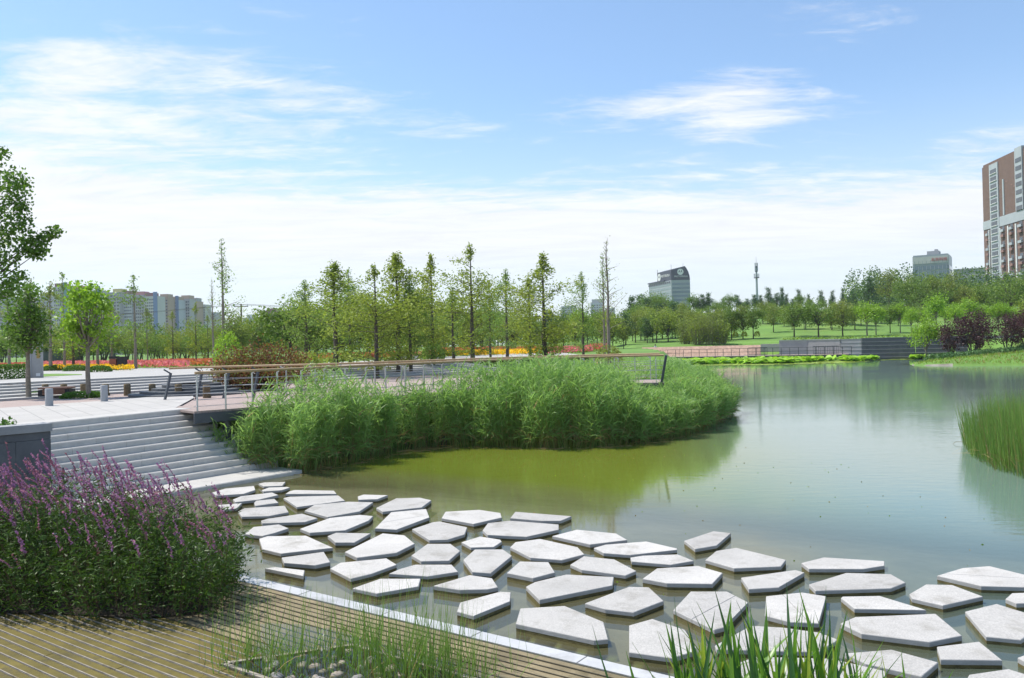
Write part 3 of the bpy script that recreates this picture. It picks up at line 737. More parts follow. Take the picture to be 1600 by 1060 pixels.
# stout leaning post that ends the railing at the lake
p = BP[-1]; mb = MB(); mb.beam(np.r_[p+tg[-1]*-.16+BN[-1]*.05, PLAZA_Z-.3], np.r_[p+tg[-1]*.10-BN[-1]*.05, RZ+.0], .09, .22, up=np.r_[BN[-1], 0]); off(mb.build('end_post', [M['darksteel']], fr_), fr_)
rr = empty('railing', np.r_[BP[0]+BN[0]*2.6+(-1.45, 4.0), 0], 0, 'rear boardwalk railing, dark leaning posts below a timber handrail', 'railing', 'railings of the near boardwalk')
RP = BP+BN*2.55+(1-sstep(np.arange(181), 0, 80))[:, None]*np.array([-1.45, 4.0])
mb = MB(); mb.tube(np.c_[RP[::4], np.full(len(RP[::4]), RZ+.02)], .038, 8); off(mb.build('handrail', [M['railwood']], rr), rr)
for h in (.18, .45, .72):
    mb = MB(); mb.tube(np.c_[RP[::6]+BN[::6]*-.1, np.full(len(RP[::6]), PLAZA_Z+h)], .007, 4); off(mb.build('cable', [M['steel']], rr), rr)
for k in range(0, 180, 11):
    p = RP[k]; mb = MB(); mb.beam(np.r_[p-tg[k]*.22-BN[k]*.1, PLAZA_Z-.05], np.r_[p+tg[k]*.02-BN[k]*.1, RZ-.14], .06, .12, up=np.r_[BN[k], 0]) if k < 40 else mb.beam(np.r_[p-BN[k]*.1, PLAZA_Z-.05], np.r_[p-BN[k]*.1, RZ-.14], .03, .05, up=np.r_[BN[k], 0]); mb.beam(np.r_[p+tg[k]*.02-BN[k]*.1, RZ-.16], np.r_[p-tg[k]*.18, RZ-.01], .03, .05); off(mb.build('post', [M['darksteel'] if k < 40 else M['steel']], rr), rr)
# cross rail that closes the plaza end of the boardwalk

# ------------------------------------------------------------------ plaza furniture
def bollard(kind):
    mb = MB()
    if kind == 'stone':
        mb.lathe([(.118, -.05), (.118, .535), (.108, .555), (0.0, .558)], 20); return mb.mesh('bollard', M['bollard'])
    mb.lathe([(.135, -.05), (.128, .18), (.13, .34), (.126, .455), (.11, .47), (0, .472)], 14)
    mb.box((.14, -.02, .05), (.05, .06, .10)); mb.box((.0, 0, .476), (.16, .02, .006)); return mb.mesh('bollard', M['oldwood'])
bs, bwd = bollard('stone'), bollard('wood')
sb = [link('bollard', bs, None, at(x, y, TOP)) for x, y in ((77, 634), (163, 627))]
label_row(sb, 'smooth grey stone bollard on the pale plaza, {o} of the pair', 'grey stone bollards on the plaza', 'bollard')
wb = [link('bollard', bwd, None, at(x, y, PLAZA_Z), random.uniform(-.4, .4)) for x, y in ((16, 619), (40, 618), (71, 618), (100, 618), (131, 618), (165, 618.5), (199, 618.5), (238, 619), (279, 620), (323, 622))]
label_row(wb, 'rough brown bollard before the terrace steps, {o} of the ten', 'brown bollards along the foot of the terrace steps', 'bollard')
def bench():
    r = empty('bench'); 
    for k in range(4):
        mb = MB(); mb.prism([(-.58, -.30+k*.152), (.58, -.30+k*.152), (.58, -.30+k*.152+.145), (-.58, -.30+k*.152+.145)], .36, .42, 0, 0, .006); mb.build('seat_slat', [M['benchwood']], r)
    for sy in (-.29, .29):
        for k in range(2):
            mb = MB(); mb.box((0, sy, .29-k*.10), (1.14, .03, .09)); mb.build('side_board', [M['benchwood']], r)
    for sx_ in (-.49, .49):
        mb = MB(); mb.box((sx_, 0, .17), (.16, .62, .34)); mb.build('leg', [M['black']], r)
    return r
b0 = bench(); b0.location = at(89, 622, PLAZA_Z); b0.rotation_euler = (0, 0, R(8)); b1 = copy_tree(b0); b1.location = at(0, 620, PLAZA_Z)
label_row([b0, b1], 'low brown box bench beside clipped planting, {o} of the two', 'brown benches on the plaza', 'bench')
def mound(name, c, rx, ry, h, n, size, m, label, cat, rz=0.0, group=None):
    mb = MB(); u = RNG.normal(size=(n, 3)); u /= np.linalg.norm(u, axis=1, keepdims=True); u[:, 2] = np.abs(u[:, 2]); u *= RNG.uniform(.72, 1.0, (n, 1))
    P = np.sign(u)*np.abs(u)**.8*[rx, ry, h]; ca, sa = math.cos(rz), math.sin(rz); P[:, :2] = P[:, :2] @ np.array([[ca, sa], [-sa, ca]])
    mb.leaves(P, size, 0, .6); return tag(mb.build(name, [m]) if False else link(name, mb.mesh(name, [m]), None, c), label, cat, group)
for x, y in ((40, 621), (133, 622)):
    pass
gc = [mound('ground_cover', at(x, y, PLAZA_Z), .82, .55, .27, 2300, .075, L['hedge'], None, None, R(5)) for x, y in ((38, 621), (129, 622))]
label_row(gc, 'clipped green planting round a young tree trunk, {o} of the two', 'clipped planting under the plaza trees', 'shrub')
# round sunk basin with concentric dark steps
cb = at(300, 616, PLAZA_Z); rb = empty('round_planter', cb, 0, 'round planter ringed by concentric dark stone steps beside the boardwalk', 'planter')
for k, (r0, r1, z1) in enumerate(((2.3, 1.9, .10), (1.9, 1.5, .20), (1.5, 1.1, .30), (1.1, .85, .42))):
    mb = MB(); mb.lathe([(r0, -.02), (r0, z1-.01), (r0-.012, z1), (r1-.02, z1)], 56, m=0, smooth=False); mb.f.pop()
    mb.build('ring_step', [M['darkstone']], rb)
mb = MB(); mb.lathe([(.86, .36), (0.01, .40)], 24); mb.build('soil', [M['soil']], rb)
# pylon sign, litter bins
py = atd(58, 583, 41); pg = empty('pylon_sign', (py[0], py[1], UPPER_Z-.02), R(6), 'tall grey sign pylon with an ochre panel on the upper path', 'sign')
mb = MB(); mb.box((0, 0, .90), (.52, .22, 1.8)); mb.build('body', [M['greystone']], pg)
mb = MB(); mb.box((-.25, -.02, .90), (.10, .26, 1.8)); mb.build('side_panel', [M['bollard']], pg)
mb = MB(); mb.box((.12, -.115, 1.28), (.16, .02, .55)); mb.build('ochre_panel', [mat('ochre', (.38, .26, .08), .6)], pg)
mb = MB(); mb.box((.10, -.115, .18), (.20, .02, .15)); mb.build('white_plate', [M['white']], pg)
bx = at(185, 578, UPPER_Z); bn = empty('litter_bin', bx, 0, 'pair of litter bins, one dark and one red-brown, by the flower bed', 'litter bin')
mb = MB(); mb.box((-.28, 0, .38), (.48, .46, .76), 0, 0, .95); mb.build('red_bin', [mat('bin_red', (.26, .075, .04), .5)], bn)
mb = MB(); mb.box((.28, 0, .45), (.50, .48, .90), 0, 0, .95); mb.build('dark_bin', [M['black']], bn)
mb = MB(); mb.box((-.28, 0, .86), (.52, .50, .16)); mb.build('lid', [M['black']], bn)
for x, y0, y1, w, nm in ((90, 548, 566, 7.0, 'long dark slab wall standing on the lawn behind the pylon'), (176, 548, 562, 1.0, 'narrow dark slab pillar on the lawn behind the litter bins')):
    p = at(x, y1+1, UPPER_Z); H = (y1-y0)*p[1]/F_PX; mb = MB(); mb.box((0, 0, H/2), (w if w > 2 else .9, .4, H), R(4)); mb.box((0, 0, H+.04), (w+.1 if w > 2 else 1.0, .5, .08), R(4))
    tag(link('slab_pillar', mb.mesh('slab_pillar', [M['darkstone']]), None, p-[0, 0, .1]), nm, 'pillar')
# boxes on the upper path beyond the boardwalk
for x0_, x1_, y0, y1, m, nm in ((608, 640, 561, 568, M['benchwood'], 'long brown box seat on the terrace behind the railing'), (617, 651, 557, 566, M['white'], 'pale low block beside the brown box seat')):
    p = at((x0_+x1_)/2, y1+1, UPPER_Z); s = p[1]/F_PX; mb = MB(); H = (y1-y0)*s; mb.box((0, 0, H/2), ((x1_-x0_)*s, .7, H), R(-6)); mb.box((0, 0, H+.03), ((x1_-x0_)*s*1.03, .8, .06), R(-6))
    tag(link('block_seat', mb.mesh('block_seat', [m]), None, p), nm, 'seat')

# ------------------------------------------------------------------ flower beds
def bed(name, quad, h, mcol, label, n=2600, size=.20):
    P = np.array([at(x, y, UPPER_Z+.05)[:2] for x, y in quad]); c = P.mean(0)
    u, v = RNG.random(n), RNG.random(n); a = P[0]*(1-u)[:, None]+P[1]*u[:, None]; b = P[3]*(1-u)[:, None]+P[2]*u[:, None]; q = a*(1-v)[:, None]+b*v[:, None]
    z = UPPER_Z+RNG.random(n)*h; mb = MB(); k = int(n*.75)
    mb.leaves(np.c_[q[:k], z[:k]+h*.35], size, 0, .9, flat=.6); mb.leaves(np.c_[q[k:], z[k:]*1.0-.02], size*.9, 1, .5)
    return tag(mb.build(name, [mcol, L['grass']], None, np.r_[c, 0]), label, 'flower bed', None, 'stuff')
bed('flower_bed', [(66, 574.5), (300, 574), (285, 569.8), (66, 570.5)], .34, L['f_pink'], 'pink strip of bedding flowers along the upper path', 5200, .24)
bed('flower_bed', [(236, 571), (345, 571), (345, 567.6), (236, 567.6)], .34, L['f_orange'], 'orange strip of bedding flowers behind the pink strip', 3000, .26)
bed('flower_bed', [(60, 578.5), (212, 578), (200, 574.9), (60, 575.3)], .26, L['f_yellow'], 'yellow flower edging in front of the pink strip', 2600, .17)
bed('flower_bed', [(-30, 577), (66, 575), (66, 570), (-30, 572)], .30, L['f_red'], 'dull red flower strip behind the clipped hedge', 2000, .2)
bed('flower_bed', [(478, 562), (640, 558), (640, 552), (478, 556)], .30, L['f_orange'], 'coral and orange flower strip behind the boardwalk trees', 5200, .28)
bed('flower_bed', [(640, 558), (690, 557), (690, 552), (640, 553)], .30, L['f_pink'], 'short coral pink flower strip behind the railing', 1600, .28)
bed('flower_bed', [(676, 557), (846, 552.6), (846, 548.8), (676, 553)], .32, L['f_yellow'], 'yellow flower strip behind the tall trees in the middle', 4800, .3)
bed('flower_bed', [(676, 553.5), (846, 549.5), (846, 547.6), (676, 551)], .55, L['f_orange'], 'orange flower strip behind the yellow strip', 4200, .34)
bed('flower_bed', [(850, 553), (926, 549), (926, 545.5), (850, 549)], .42, L['f_pink'], 'bright pink flower strip near the bare topped tree', 4200, .34)
bed('flower_bed', [(922, 548.5), (950, 547.5), (950, 545), (922, 546)], .60, L['f_red'], 'small orange red flower patch at the end of the pink strip', 1200, .34)
# clipped hedge, low mounds by the path
hp = [at(-40, 596, UPPER_Z)[:2], at(41, 591, UPPER_Z)[:2]]; mb = MB(); n = 5200; u = RNG.random(n); fc = RNG.integers(0, 3, n)
dv = (hp[1]-hp[0]); nv = np.array([-dv[1], dv[0]])/np.linalg.norm(dv); w = np.where(fc == 0, 0.0, np.where(fc == 1, RNG.random(n)*1.6, 1.6)); z = np.where(fc == 1, .68, RNG.random(n)*.68)
mb.leaves(np.c_[hp[0]+u[:, None]*dv+nv*w[:, None], UPPER_Z+z+RNG.normal(size=n)*.02], .10, 0, .6)
tag(mb.build('clipped_hedge', [L['hedge']], None, np.r_[hp[1], 0]), 'straight clipped green hedge on the terrace at the left edge', 'hedge')
ml = [mound('low_shrub', at(x, y, UPPER_Z), w, w*.6, .42, 1500, .10, L['hedge'], None, None) for x, y, w in ((83, 579.5, .75), (118, 580, .85), (155, 581.5, .80))]
label_row(ml, 'low rounded shrub along the upper path, {o} of the three', 'low shrubs along the upper path', 'shrub')
GP = [at(x, y, UPPER_Z) for x, y in ((42, 591), (75, 588.6), (128, 586.2), (128, 585.2), (90, 584.4), (45, 585))]
sheet('lawn_patch', GP, UPPER_Z+.012, grass_m, 'small patch of lawn at the foot of the pylon')

# ------------------------------------------------------------------ trees
def branch_pts(p, d, L_, n=4, sag=0.0):
    d = np.asarray(d, float)/np.linalg.norm(d); pts = [np.asarray(p, float)]
    for k in range(n):
        d = d+RNG.normal(size=3)*.10+[0, 0, sag]; d /= np.linalg.norm(d); pts.append(pts[-1]+d*L_/n)
    return np.array(pts)
def tpl_meta(H, Rd, dens=1.0, leaf=.13, gap=.2, lm='meta', barkm='bark', low=.10, top=.06, nb=12, up=.75):
    """slender conifer: leader, rising side branches, feathery tufts with gaps"""
    tr, cr = MB(), MB(); zs = np.linspace(0, H, 8); pts = np.c_[RNG.normal(size=8)*.014*H/6, RNG.normal(size=8)*.014*H/6, zs]; pts[0, :2] = 0
    tr.tube(pts, np.linspace(.016*H+.012, .010, 8), 6)
    n = int(H*nb); C = []; az = 0
    gaps = [(random.uniform(low, .9), random.uniform(0, 6.28)) for _ in range(4)]
    for i in range(n):
        f = low+(1-low)*(i+random.random())/n; z = H*f; az += 2.4+random.uniform(-.5, .5)
        prof = (.42+.58*min(1, (f-low)/.42))*max(top+.02, min(1, ((1-f)/.56)**1.05))
        if any(abs(f-gf) < .10 and math.cos(az-ga) > .2 for gf, ga in gaps): continue
        if random.random() < gap*.5: continue
        Lb = Rd*prof*random.uniform(.55, 1.15); el_ = random.uniform(.05, up-.15)+f*.30+.45*max(0, f-.55)/.45
        c = [np.interp(z, zs, pts[:, 0]), np.interp(z, zs, pts[:, 1]), z]
        b = branch_pts(c, (math.cos(az)*math.cos(el_), math.sin(az)*math.cos(el_), math.sin(el_)), Lb, 4, -.02)
        tr.tube(b, np.linspace(.004*H*.5+.006, .004, 5), 4, cap=False)
        k = int(dens*random.uniform(18, 34)*(Lb/Rd*1.55+.08)); t_ = (.10+.94*RNG.random(k)**.62)*4
        q = np.stack([np.interp(t_, np.arange(5), b[:, j]) for j in range(3)], -1)
        C.append(q+RNG.normal(size=q.shape)*[.11*Lb+.06, .11*Lb+.06, .08*Lb+.06])
    C = np.concatenate(C); cr.leaves(C, leaf, 0, .5)
    return tr.mesh('trunk', [M[barkm]]), cr.mesh('crown', [L[lm]]), H
def tpl_broad(H, Rd, leaf=.16, n=2200, lm='maple', barkm='bark', stem=.36, flat=1.0, nclump=26, cl=.30, cone=0.0, stems=1):
    tr, cr = MB(), MB(); zc_ = H*(stem+(1-stem)*.52); hz = H*(1-stem)*.52*flat
    ends = []
    for k in range(nclump):
        u = RNG.normal(size=3); u /= np.linalg.norm(u); r = random.uniform(.30, .95)**.7
        s = 1-cone*max(0, (u[2]*r+1)/2)
        ends.append(np.array([u[0]*r*Rd*s, u[1]*r*Rd*s, zc_+u[2]*r*hz]))
    ends[0] = np.array([RNG.normal()*.1*Rd, RNG.normal()*.1*Rd, H*.96])
    if stems == 1:
        fork = np.array([0, 0, H*stem*.95]); tr.tube([(0, 0, 0), (RNG.normal()*.01*H, RNG.normal()*.01*H, H*stem*.5), fork, (0, 0, zc_+hz*.5)], [.020*H+.01, .016*H+.01, .013*H+.01, .006], 7)
        for e in ends:
            a = fork+[0, 0, random.uniform(0, .5)*(e[2]-fork[2])*.6]; mid = (a+e)/2+[0, 0, .06*H]+RNG.normal(size=3)*.03*H
            tr.tube([a, mid, e], [.008*H, .006*H, .004], 4, cap=False)
    else:
        for k in range(stems):
            a = k*6.283/stems+random.random(); b = np.array([math.cos(a)*Rd*.5, math.sin(a)*Rd*.5, zc_])
            tr.tube([(math.cos(a)*.05, math.sin(a)*.05, 0), b*[.4, .4, .45]+RNG.normal(size=3)*.03, b], [.016*H+.008, .012*H+.006, .006], 5)
            for e in ends[k::stems]:
                m_ = b*[.55, .55, .6]; tr.tube([m_, (m_+e)/2+RNG.normal(size=3)*.04, e], [.008*H, .005*H, .004], 4, cap=False)
    per = int(n/nclump)
    C = np.concatenate([e+np.clip(RNG.normal(size=(int(per*random.uniform(.5, 1.5)), 3)), -1.9, 1.9)*cl*Rd*random.uniform(.55, 1.15)*[1, 1, .8] for e in ends])
    C = C[C[:, 2] > H*stem*.75]; cr.leaves(C, leaf, 0, .62)
    return tr.mesh('trunk', [M[barkm]]), cr.mesh('crown', [L[lm]]), H
def plant(tp, pos, H, name, wid=1.0, rz=None, crown_m=None):
    s = H/tp[2]; r = empty(name, pos, random.uniform(0, 6.28) if rz is None else rz); r.scale = (s*wid, s*wid, s)
    link('trunk', tp[0], r); link('crown', tp[1], r); return r
def gz(x, y): return float(ground_z(x, y)[0][0])
def spot(x, Y, z=None):
    X_ = (x-800)/F_PX*Y; zz_ = (UPPER_Z-.02) if z is None else z; return np.array([X_, Y, zz_])
def Htop(ytop, x, Y, z): return EYE+(horizon(x)-ytop)*Y/F_PX-z

# slender dawn-redwood like trees behind the boardwalk
TM = [tpl_meta(6.4, 2.2, 5.0, .125, .25, 'meta'), tpl_meta(6.4, 2.0, 4.0, .12, .35, 'meta2'), tpl_meta(6.4, 2.4, 5.2, .125, .2, 'meta'), tpl_meta(6.4, 1.9, 4.0, .12, .35, 'meta2', up=.95), tpl_meta(6.4, 2.3, 5.8, .125, .10, 'meta')]
TS = [tpl_meta(7.2, 1.5, 1.3, .12, .35, 'meta2', 'palebark', .10, .10, 10, 1.25), tpl_meta(7.2, 1.7, .40, .09, .3, 'meta', 'palebark', .10, .15, 12, 1.25)]
row = []
for x, ytop, Y, k, w in ((478, 441, 50, 1, 1.1), (524, 411, 46, 0, 1.15), (547, 424, 60, 3, 1.0), (588, 418, 43.5, 2, 1.1), (622, 398, 47, 0, 1.05), (641, 425, 47.5, 3, .85), (676, 403, 52, 4, .85), (708, 452, 57, 1, 1.1), (738, 386, 55, 2, .95),
                         (792, 424, 66, 1, .9), (766, 442, 70, 3, .8), (851, 401, 55, 4, 1.12), (828, 436, 60, 0, .8), (911, 428, 64, 1, .8)):
    z = UPPER_Z-.05 if inside(np.array([[(x-800)/F_PX*Y, Y]]), TPOLY)[0] else PLAZA_Z-.05
    p = spot(x, Y, z); row.append(plant(TM[k], p, Htop(ytop, x, Y, z), 'slender_tree', w*1.3))
label_row(row, 'slender feathery tree behind the boardwalk railing, {o} of its row', 'slender trees behind the boardwalk', 'tree')
p = spot(951, 44, PLAZA_Z-.05); tag(plant(TS[1], p, Htop(379, 948, 44, p[2]), 'sparse_tree', 1.0), 'tall sparse tree with a nearly bare pale top behind the boardwalk', 'tree')
p = spot(944, 47, PLAZA_Z-.05); tag(plant(TS[0], p, Htop(400, 944, 47, p[2]), 'sparse_tree', .8), 'thinner twiggy tree close beside the tall nearly bare one', 'tree')
p = spot(350, 47, UPPER_Z-.05); tag(plant(TS[0], p, Htop(378, 344, 47, p[2]), 'sparse_tree', 1.05), 'tall thin upright tree rising above the bronze shrub', 'tree')
p = spot(333, 52, UPPER_Z-.05); tag(plant(TS[1], p, Htop(440, 330, 52, p[2]), 'sparse_tree', .9), 'lower twiggy tree just left of the tall thin one', 'tree')
fb = [mound('leafy_shrub', np.r_[spot(951, 43.2, PLAZA_Z)], .85, .8, 1.5, 900, .13, L['olive'], 'loose olive shrub round the foot of the nearly bare tree', 'shrub'),
      mound('leafy_shrub', np.r_[spot(676, 51, UPPER_Z)], .8, .8, 1.3, 900, .13, L['meta2'], 'green shrub round the foot of a slender tree behind the railing', 'shrub'),
      mound('leafy_shrub', np.r_[spot(355, 46, UPPER_Z)], .8, .8, 2.3, 1300, .13, L['lime'], 'bright green shrub at the foot of the tall thin tree', 'shrub'),
      mound('leafy_shrub', np.r_[spot(480, 40, PLAZA_Z)], .9, .8, 1.6, 1200, .13, L['meta'], 'light green conifer shrub at the right of the bronze shrub', 'shrub')]
# bronze shrub on the plaza
sb_ = empty('bronze_shrub', np.r_[spot(408, 33.5, PLAZA_Z)], 0, 'broad bronze red leafed shrub beside the boardwalk railing', 'shrub')
mb, ms = MB(), MB(); C = []
for k in range(100):
    a, rr_ = random.uniform(0, 6.28), random.random()**.5; e = np.array([math.cos(a)*rr_*1.9, math.sin(a)*rr_*1.1, random.uniform(.12, 1.0)*1.75*(1-.35*rr_**2)])
    ms.tube([e*[.15, .15, 0], e*[.5, .5, .45], e], [.03, .02, .006], 4, cap=False); C.append(e+RNG.normal(size=(130, 3))*[.26, .24, .22])
C = np.concatenate(C); C = C[C[:, 2] > .1]; mid = RNG.random(len(C)) < .72
mb.leaves(C[mid], .115, 0, .45); mb.leaves(C[~mid], .115, 1, .45)
ms.build('stems', [M['bark']], sb_) if False else link('branch', ms.mesh('branch', [M['bark']]), sb_); link('foliage', mb.mesh('foliage', [L['brown'], L['olive']]), sb_)
# the two plaza trees
TB = [tpl_broad(4.2, .95, .135, 2600, 'lime', 'palebark', .44, 1.0, 40, .24, .35), tpl_broad(4.6, 1.05, .13, 2800, 'maple', 'palebark', .40, 1.05, 40, .24, .45)]
p = spot(137, 31.0, PLAZA_Z-.02); tag(plant(TB[0], p, Htop(441, 131, 31, p[2]), 'young_tree', 1.02), 'young bright green round tree standing in the clipped planting', 'tree')
p = spot(43, 31.2, PLAZA_Z-.02); tag(plant(TB[1], p, Htop(444, 38, 31.2, p[2]), 'young_tree', 1.05), 'young dark green tree on the plaza near the left edge', 'tree')
# big maple at the left edge: trunk outside, branches reach in
p0 = np.array([-13.4, 18.0, TOP-.05]); mt = empty('maple_tree', p0, 0, 'large maple whose leafy branches reach in at the left edge', 'tree')
tr, cr = MB(), MB()
tr.tube([(0, 0, 0), (.05, .1, 1.4), (0, .05, 2.8), (.1, 0, 4.6), (.0, .1, 6.8)], [.17, .14, .12, .08, .03], 9)
cl = []
for x, y, Y, r in ((2, 240, 18, .16), (20, 277, 18.2, .26), (8, 290, 17.6, .30), (35, 288, 18.4, .18), (30, 310, 18, .22), (8, 330, 18, .32), (34, 325, 18.3, .15), (10, 352, 17.7, .34), (33, 348, 18, .20), (18, 372, 18.4, .22), (-5, 385, 18, .4),
                   (85, 362, 18.2, .15), (72, 370, 18.2, .15), (60, 382, 18, .20), (48, 378, 18, .24), (58, 396, 18.1, .18), (40, 392, 17.9, .18), (8, 405, 17.6, .25), (30, 432, 18.3, .16), (5, 440, 17.5, .22), (18, 445, 18, .18), (8, 462, 18, .22),
                   (-40, 260, 18, .5), (-40, 320, 18, .55), (-45, 390, 18, .55), (-60, 230, 18, .5), (-110, 240, 18.4, .6), (-110, 330, 17, .7), (-100, 400, 19, .6), (-75, 300, 17.2, .6), (-80, 360, 19.2, .6), (-70, 440, 18, .45), (-150, 300, 18, .6), (-140, 390, 18, .6)):
    cl.append((atd(x, y, Y)-p0, r))
for e, r in cl:
    zb = clampf(e[2]-.55*math.hypot(e[0], e[1])-.2, 1.6, 6.2); a = np.array([.05, .05, zb]); mid = (a+e)/2+[0, 0, -.12]+RNG.normal(size=3)*.05
    tr.tube([a, mid, e], [.035, .022, .006], 5, cap=False)
    cr.leaves(e+np.clip(RNG.normal(size=(int(60+r*390), 3)), -1.8, 1.8)*r*[.60, .7, .52], .082, 0, .75)
link('trunk', tr.mesh('trunk', [M['bark']]), mt); link('crown', cr.mesh('crown', [L['maple']]), mt)

# left lawn: feathery taller trees and many-stemmed small trees
TF = [tpl_meta(6.5, 2.3, 2.0, .17, .3, 'olive', 'palebark', .28, .10, 8), tpl_meta(6.5, 2.0, 1.8, .17, .4, 'meta2', 'palebark', .22, .10, 8), tpl_meta(6, 1.9, 2.2, .17, .25, 'meta', 'bark', .12, .06, 8)]
row = []
for x, ytop, Y, k, w in ((-22, 446, 60, 0, 1.1), (14, 455, 66, 1, 1.2), (48, 440, 62, 0, 1.1), (79, 444, 58, 0, 1.2), (100, 428, 60, 1, .85), (114, 462, 63, 2, 1.1), (152, 455, 62, 0, 1.15), (174, 474, 66, 0, 1.1), (211, 432, 58, 1, 1.05), (270, 486, 70, 2, .8), (306, 474, 66, 2, .75), (230, 480, 75, 0, .9), (325, 492, 72, 2, .8)):
    row.append(plant(TF[k], spot(x, Y), Htop(ytop, x, Y, UPPER_Z), 'feathery_tree', w))
label_row(row, 'thin feathery tree behind the left pink flowers, {o} of its row', 'feathery trees on the left lawn', 'tree')
TC = [tpl_broad(3.2, 1.5, .15, 1800, 'olive', 'bark', .26, .85, 26, .30, 0, 5), tpl_broad(3.2, 1.4, .15, 1700, 'hill', 'bark', .28, .9, 24, .30, 0, 4)]
row = []
for i, (x, yb) in enumerate(((2, 566), (128, 567), (163, 566), (198, 565), (216, 567), (238, 568), (252, 566), (278, 568), (291, 565), (320, 566), (343, 563))):
    Y = (EYE-UPPER_Z)*F_PX/(yb-horizon(x)); row.append(plant(TC[i % 2], spot(x, Y), Htop(518+random.uniform(-6, 6), x, Y, UPPER_Z), 'small_tree', random.uniform(.9, 1.15)))
label_row(row, 'small many-stemmed tree on the left lawn, {o} of its row', 'many-stemmed trees on the left lawn', 'tree')
TH = [tpl_broad(6, 2.4, .27, 2200, 'hill', 'bark', .30, 1.0, 26, .28), tpl_broad(6, 2.3, .27, 2100, 'olive', 'bark', .28, 1.05, 24, .30, .3), tpl_broad(6, 2.2, .27, 2000, 'lime', 'palebark', .34, 1.0, 24, .28, .3), tpl_broad(6.5, 2.1, .28, 2200, 'dark', 'bark', .2, 1.1, 26, .28, .5), tpl_broad(6, 2.5, .27, 2200, 'meta', 'bark', .16, 1.0, 26, .32, .2)]
# back rows left and middle
def row_of(n, x0, x1, Y0, Y1, yt0, yt1, kinds, name, text, group, wj=(.85, 1.25), zf=None, jx=.35):
    out = []
    for i in range(n):
        x = x0+(x1-x0)*(i+.5+random.uniform(-jx, jx))/n; Y = random.uniform(Y0, Y1); X_ = (x-800)/F_PX*Y
        z = gz(X_, Y)-.05; h = Htop(random.uniform(yt0, yt1), x, Y, z)
        out.append(plant(TH[random.choice(kinds)], (X_, Y, z), max(h, 1.2), name, random.uniform(*wj)))
    label_row(out, text, group, 'tree'); return out
row_of(20, -40, 345, 100, 125, 512, 530, (0, 1, 1, 4), 'lawn_tree', 'leafy tree across the left lawn, {o} of its row', 'trees across the left lawn')
row_of(14, 352, 520, 95, 130, 488, 520, (0, 1, 4, 1), 'lawn_tree', 'olive green tree behind the bronze shrub, {o} of its row', 'trees behind the bronze shrub')
row_of(13, 445, 720, 72, 88, 466, 505, (1, 4, 4, 0), 'grove_tree', 'yellowish tree behind the slender row, {o} of the near rank', 'near rank of the grove')
row_of(16, 440, 760, 98, 125, 478, 502, (0, 1, 4, 0), 'grove_tree', 'green tree behind the slender row, {o} of the back rank', 'back rank of the grove')
row_of(13, 715, 985, 108, 128, 484, 512, (1, 4, 0, 2), 'park_tree', 'thin-trunked tree beyond the yellow flowers, {o} of the near rank', 'near rank of trees beyond the flowers')
row_of(18, 740, 1015, 140, 170, 484, 502, (0, 0, 1, 3), 'park_tree', 'tree beyond the yellow flowers, {o} of the back rank', 'back rank of trees beyond the flowers')
# hill on the right
def hill_tree(k, x, yb, ytop, name, Y, w=1.0):
    X_ = (x-800)/F_PX*Y; z = gz(X_, Y)-.05
    return plant(TH[k], (X_, Y, z), max(Htop(ytop, x, Y, z), 1.0), name, w)
def solveY(x, yb):
    for Y in np.arange(121, 320, 1.0):
        X_ = (x-800)/F_PX*Y
        if horizon(x)+(EYE-gz(X_, Y))*F_PX/Y <= yb: return float(Y)
    return 200.0
fr2 = [hill_tree(k, x, yb, yt, 'hill_tree', solveY(x, yb), w) for k, x, yb, yt, w in
       ((0, 1143, 531, 480, .95), (1, 1161, 530, 482, .95), (0, 1177, 530, 478, .95), (1, 1209, 520, 480, 1.0), (0, 1241, 527, 474, 1.15), (2, 1257, 515, 486, 1.1), (0, 1279, 527, 472, 1.2), (1, 1317, 526, 474, 1.1), (2, 1355, 525, 474, 1.2), (2, 1369, 524, 478, 1.0), (0, 1391, 521, 478, .95), (2, 1407, 521, 476, 1.0), (2, 1424, 524, 484, .9), (1, 1300, 516, 478, 1.1), (0, 1336, 516, 476, 1.1))]
label_row(fr2, 'round tree on the sunny hill lawn, {o} of the front row', 'front row of trees on the hill lawn', 'tree')
row_of(24, 1185, 1450, 158, 176, 473, 486, (0, 1, 0, 4), 'hill_tree', 'tree behind the front row of the hill lawn, {o} in rank', 'second row of trees on the hill lawn', (.95, 1.25))
row_of(20, 990, 1150, 140, 165, 480, 496, (0, 1, 4, 1), 'slope_tree', 'tree on the slope left of the mast, {o} in rank', 'near rank on the low slope', (1.0, 1.3))
row_of(36, 985, 1350, 215, 245, 459, 478, (3, 0, 3), 'ridge_tree', 'dark tree on the ridge of the hill, {o} of the back rank', 'back rank on the ridge', (.85, 1.1))
row_of(36, 985, 1440, 180, 205, 474, 486, (0, 1, 0, 3), 'ridge_tree', 'green tree below the ridge of the hill, {o} of the middle rank', 'middle rank on the ridge', (1.0, 1.3))
row_of(9, 1195, 1340, 250, 262, 450, 462, (3,), 'ridge_tree', 'dark pointed tree against the ridge sky, {o} of the tops', 'pointed tops on the ridge', (.5, .7))
row_of(9, 1350, 1620, 215, 240, 426, 446, (3, 0, 1), 'tall_tree', 'tall dark tree by the glass office block, {o} of its row', 'tall trees at the right', (.75, 1.0))
row_of(17, 1425, 1640, 160, 185, 432, 462, (0, 1, 4, 0), 'bank_tree', 'leafy tree on the right slope, {o} of the back rank', 'back rank on the right slope', (.85, 1.15))
row_of(14, 1425, 1640, 132, 150, 462, 490, (0, 4, 2, 1), 'bank_tree', 'leafy tree on the right slope, {o} of the near rank', 'near rank on the right slope', (.9, 1.2))
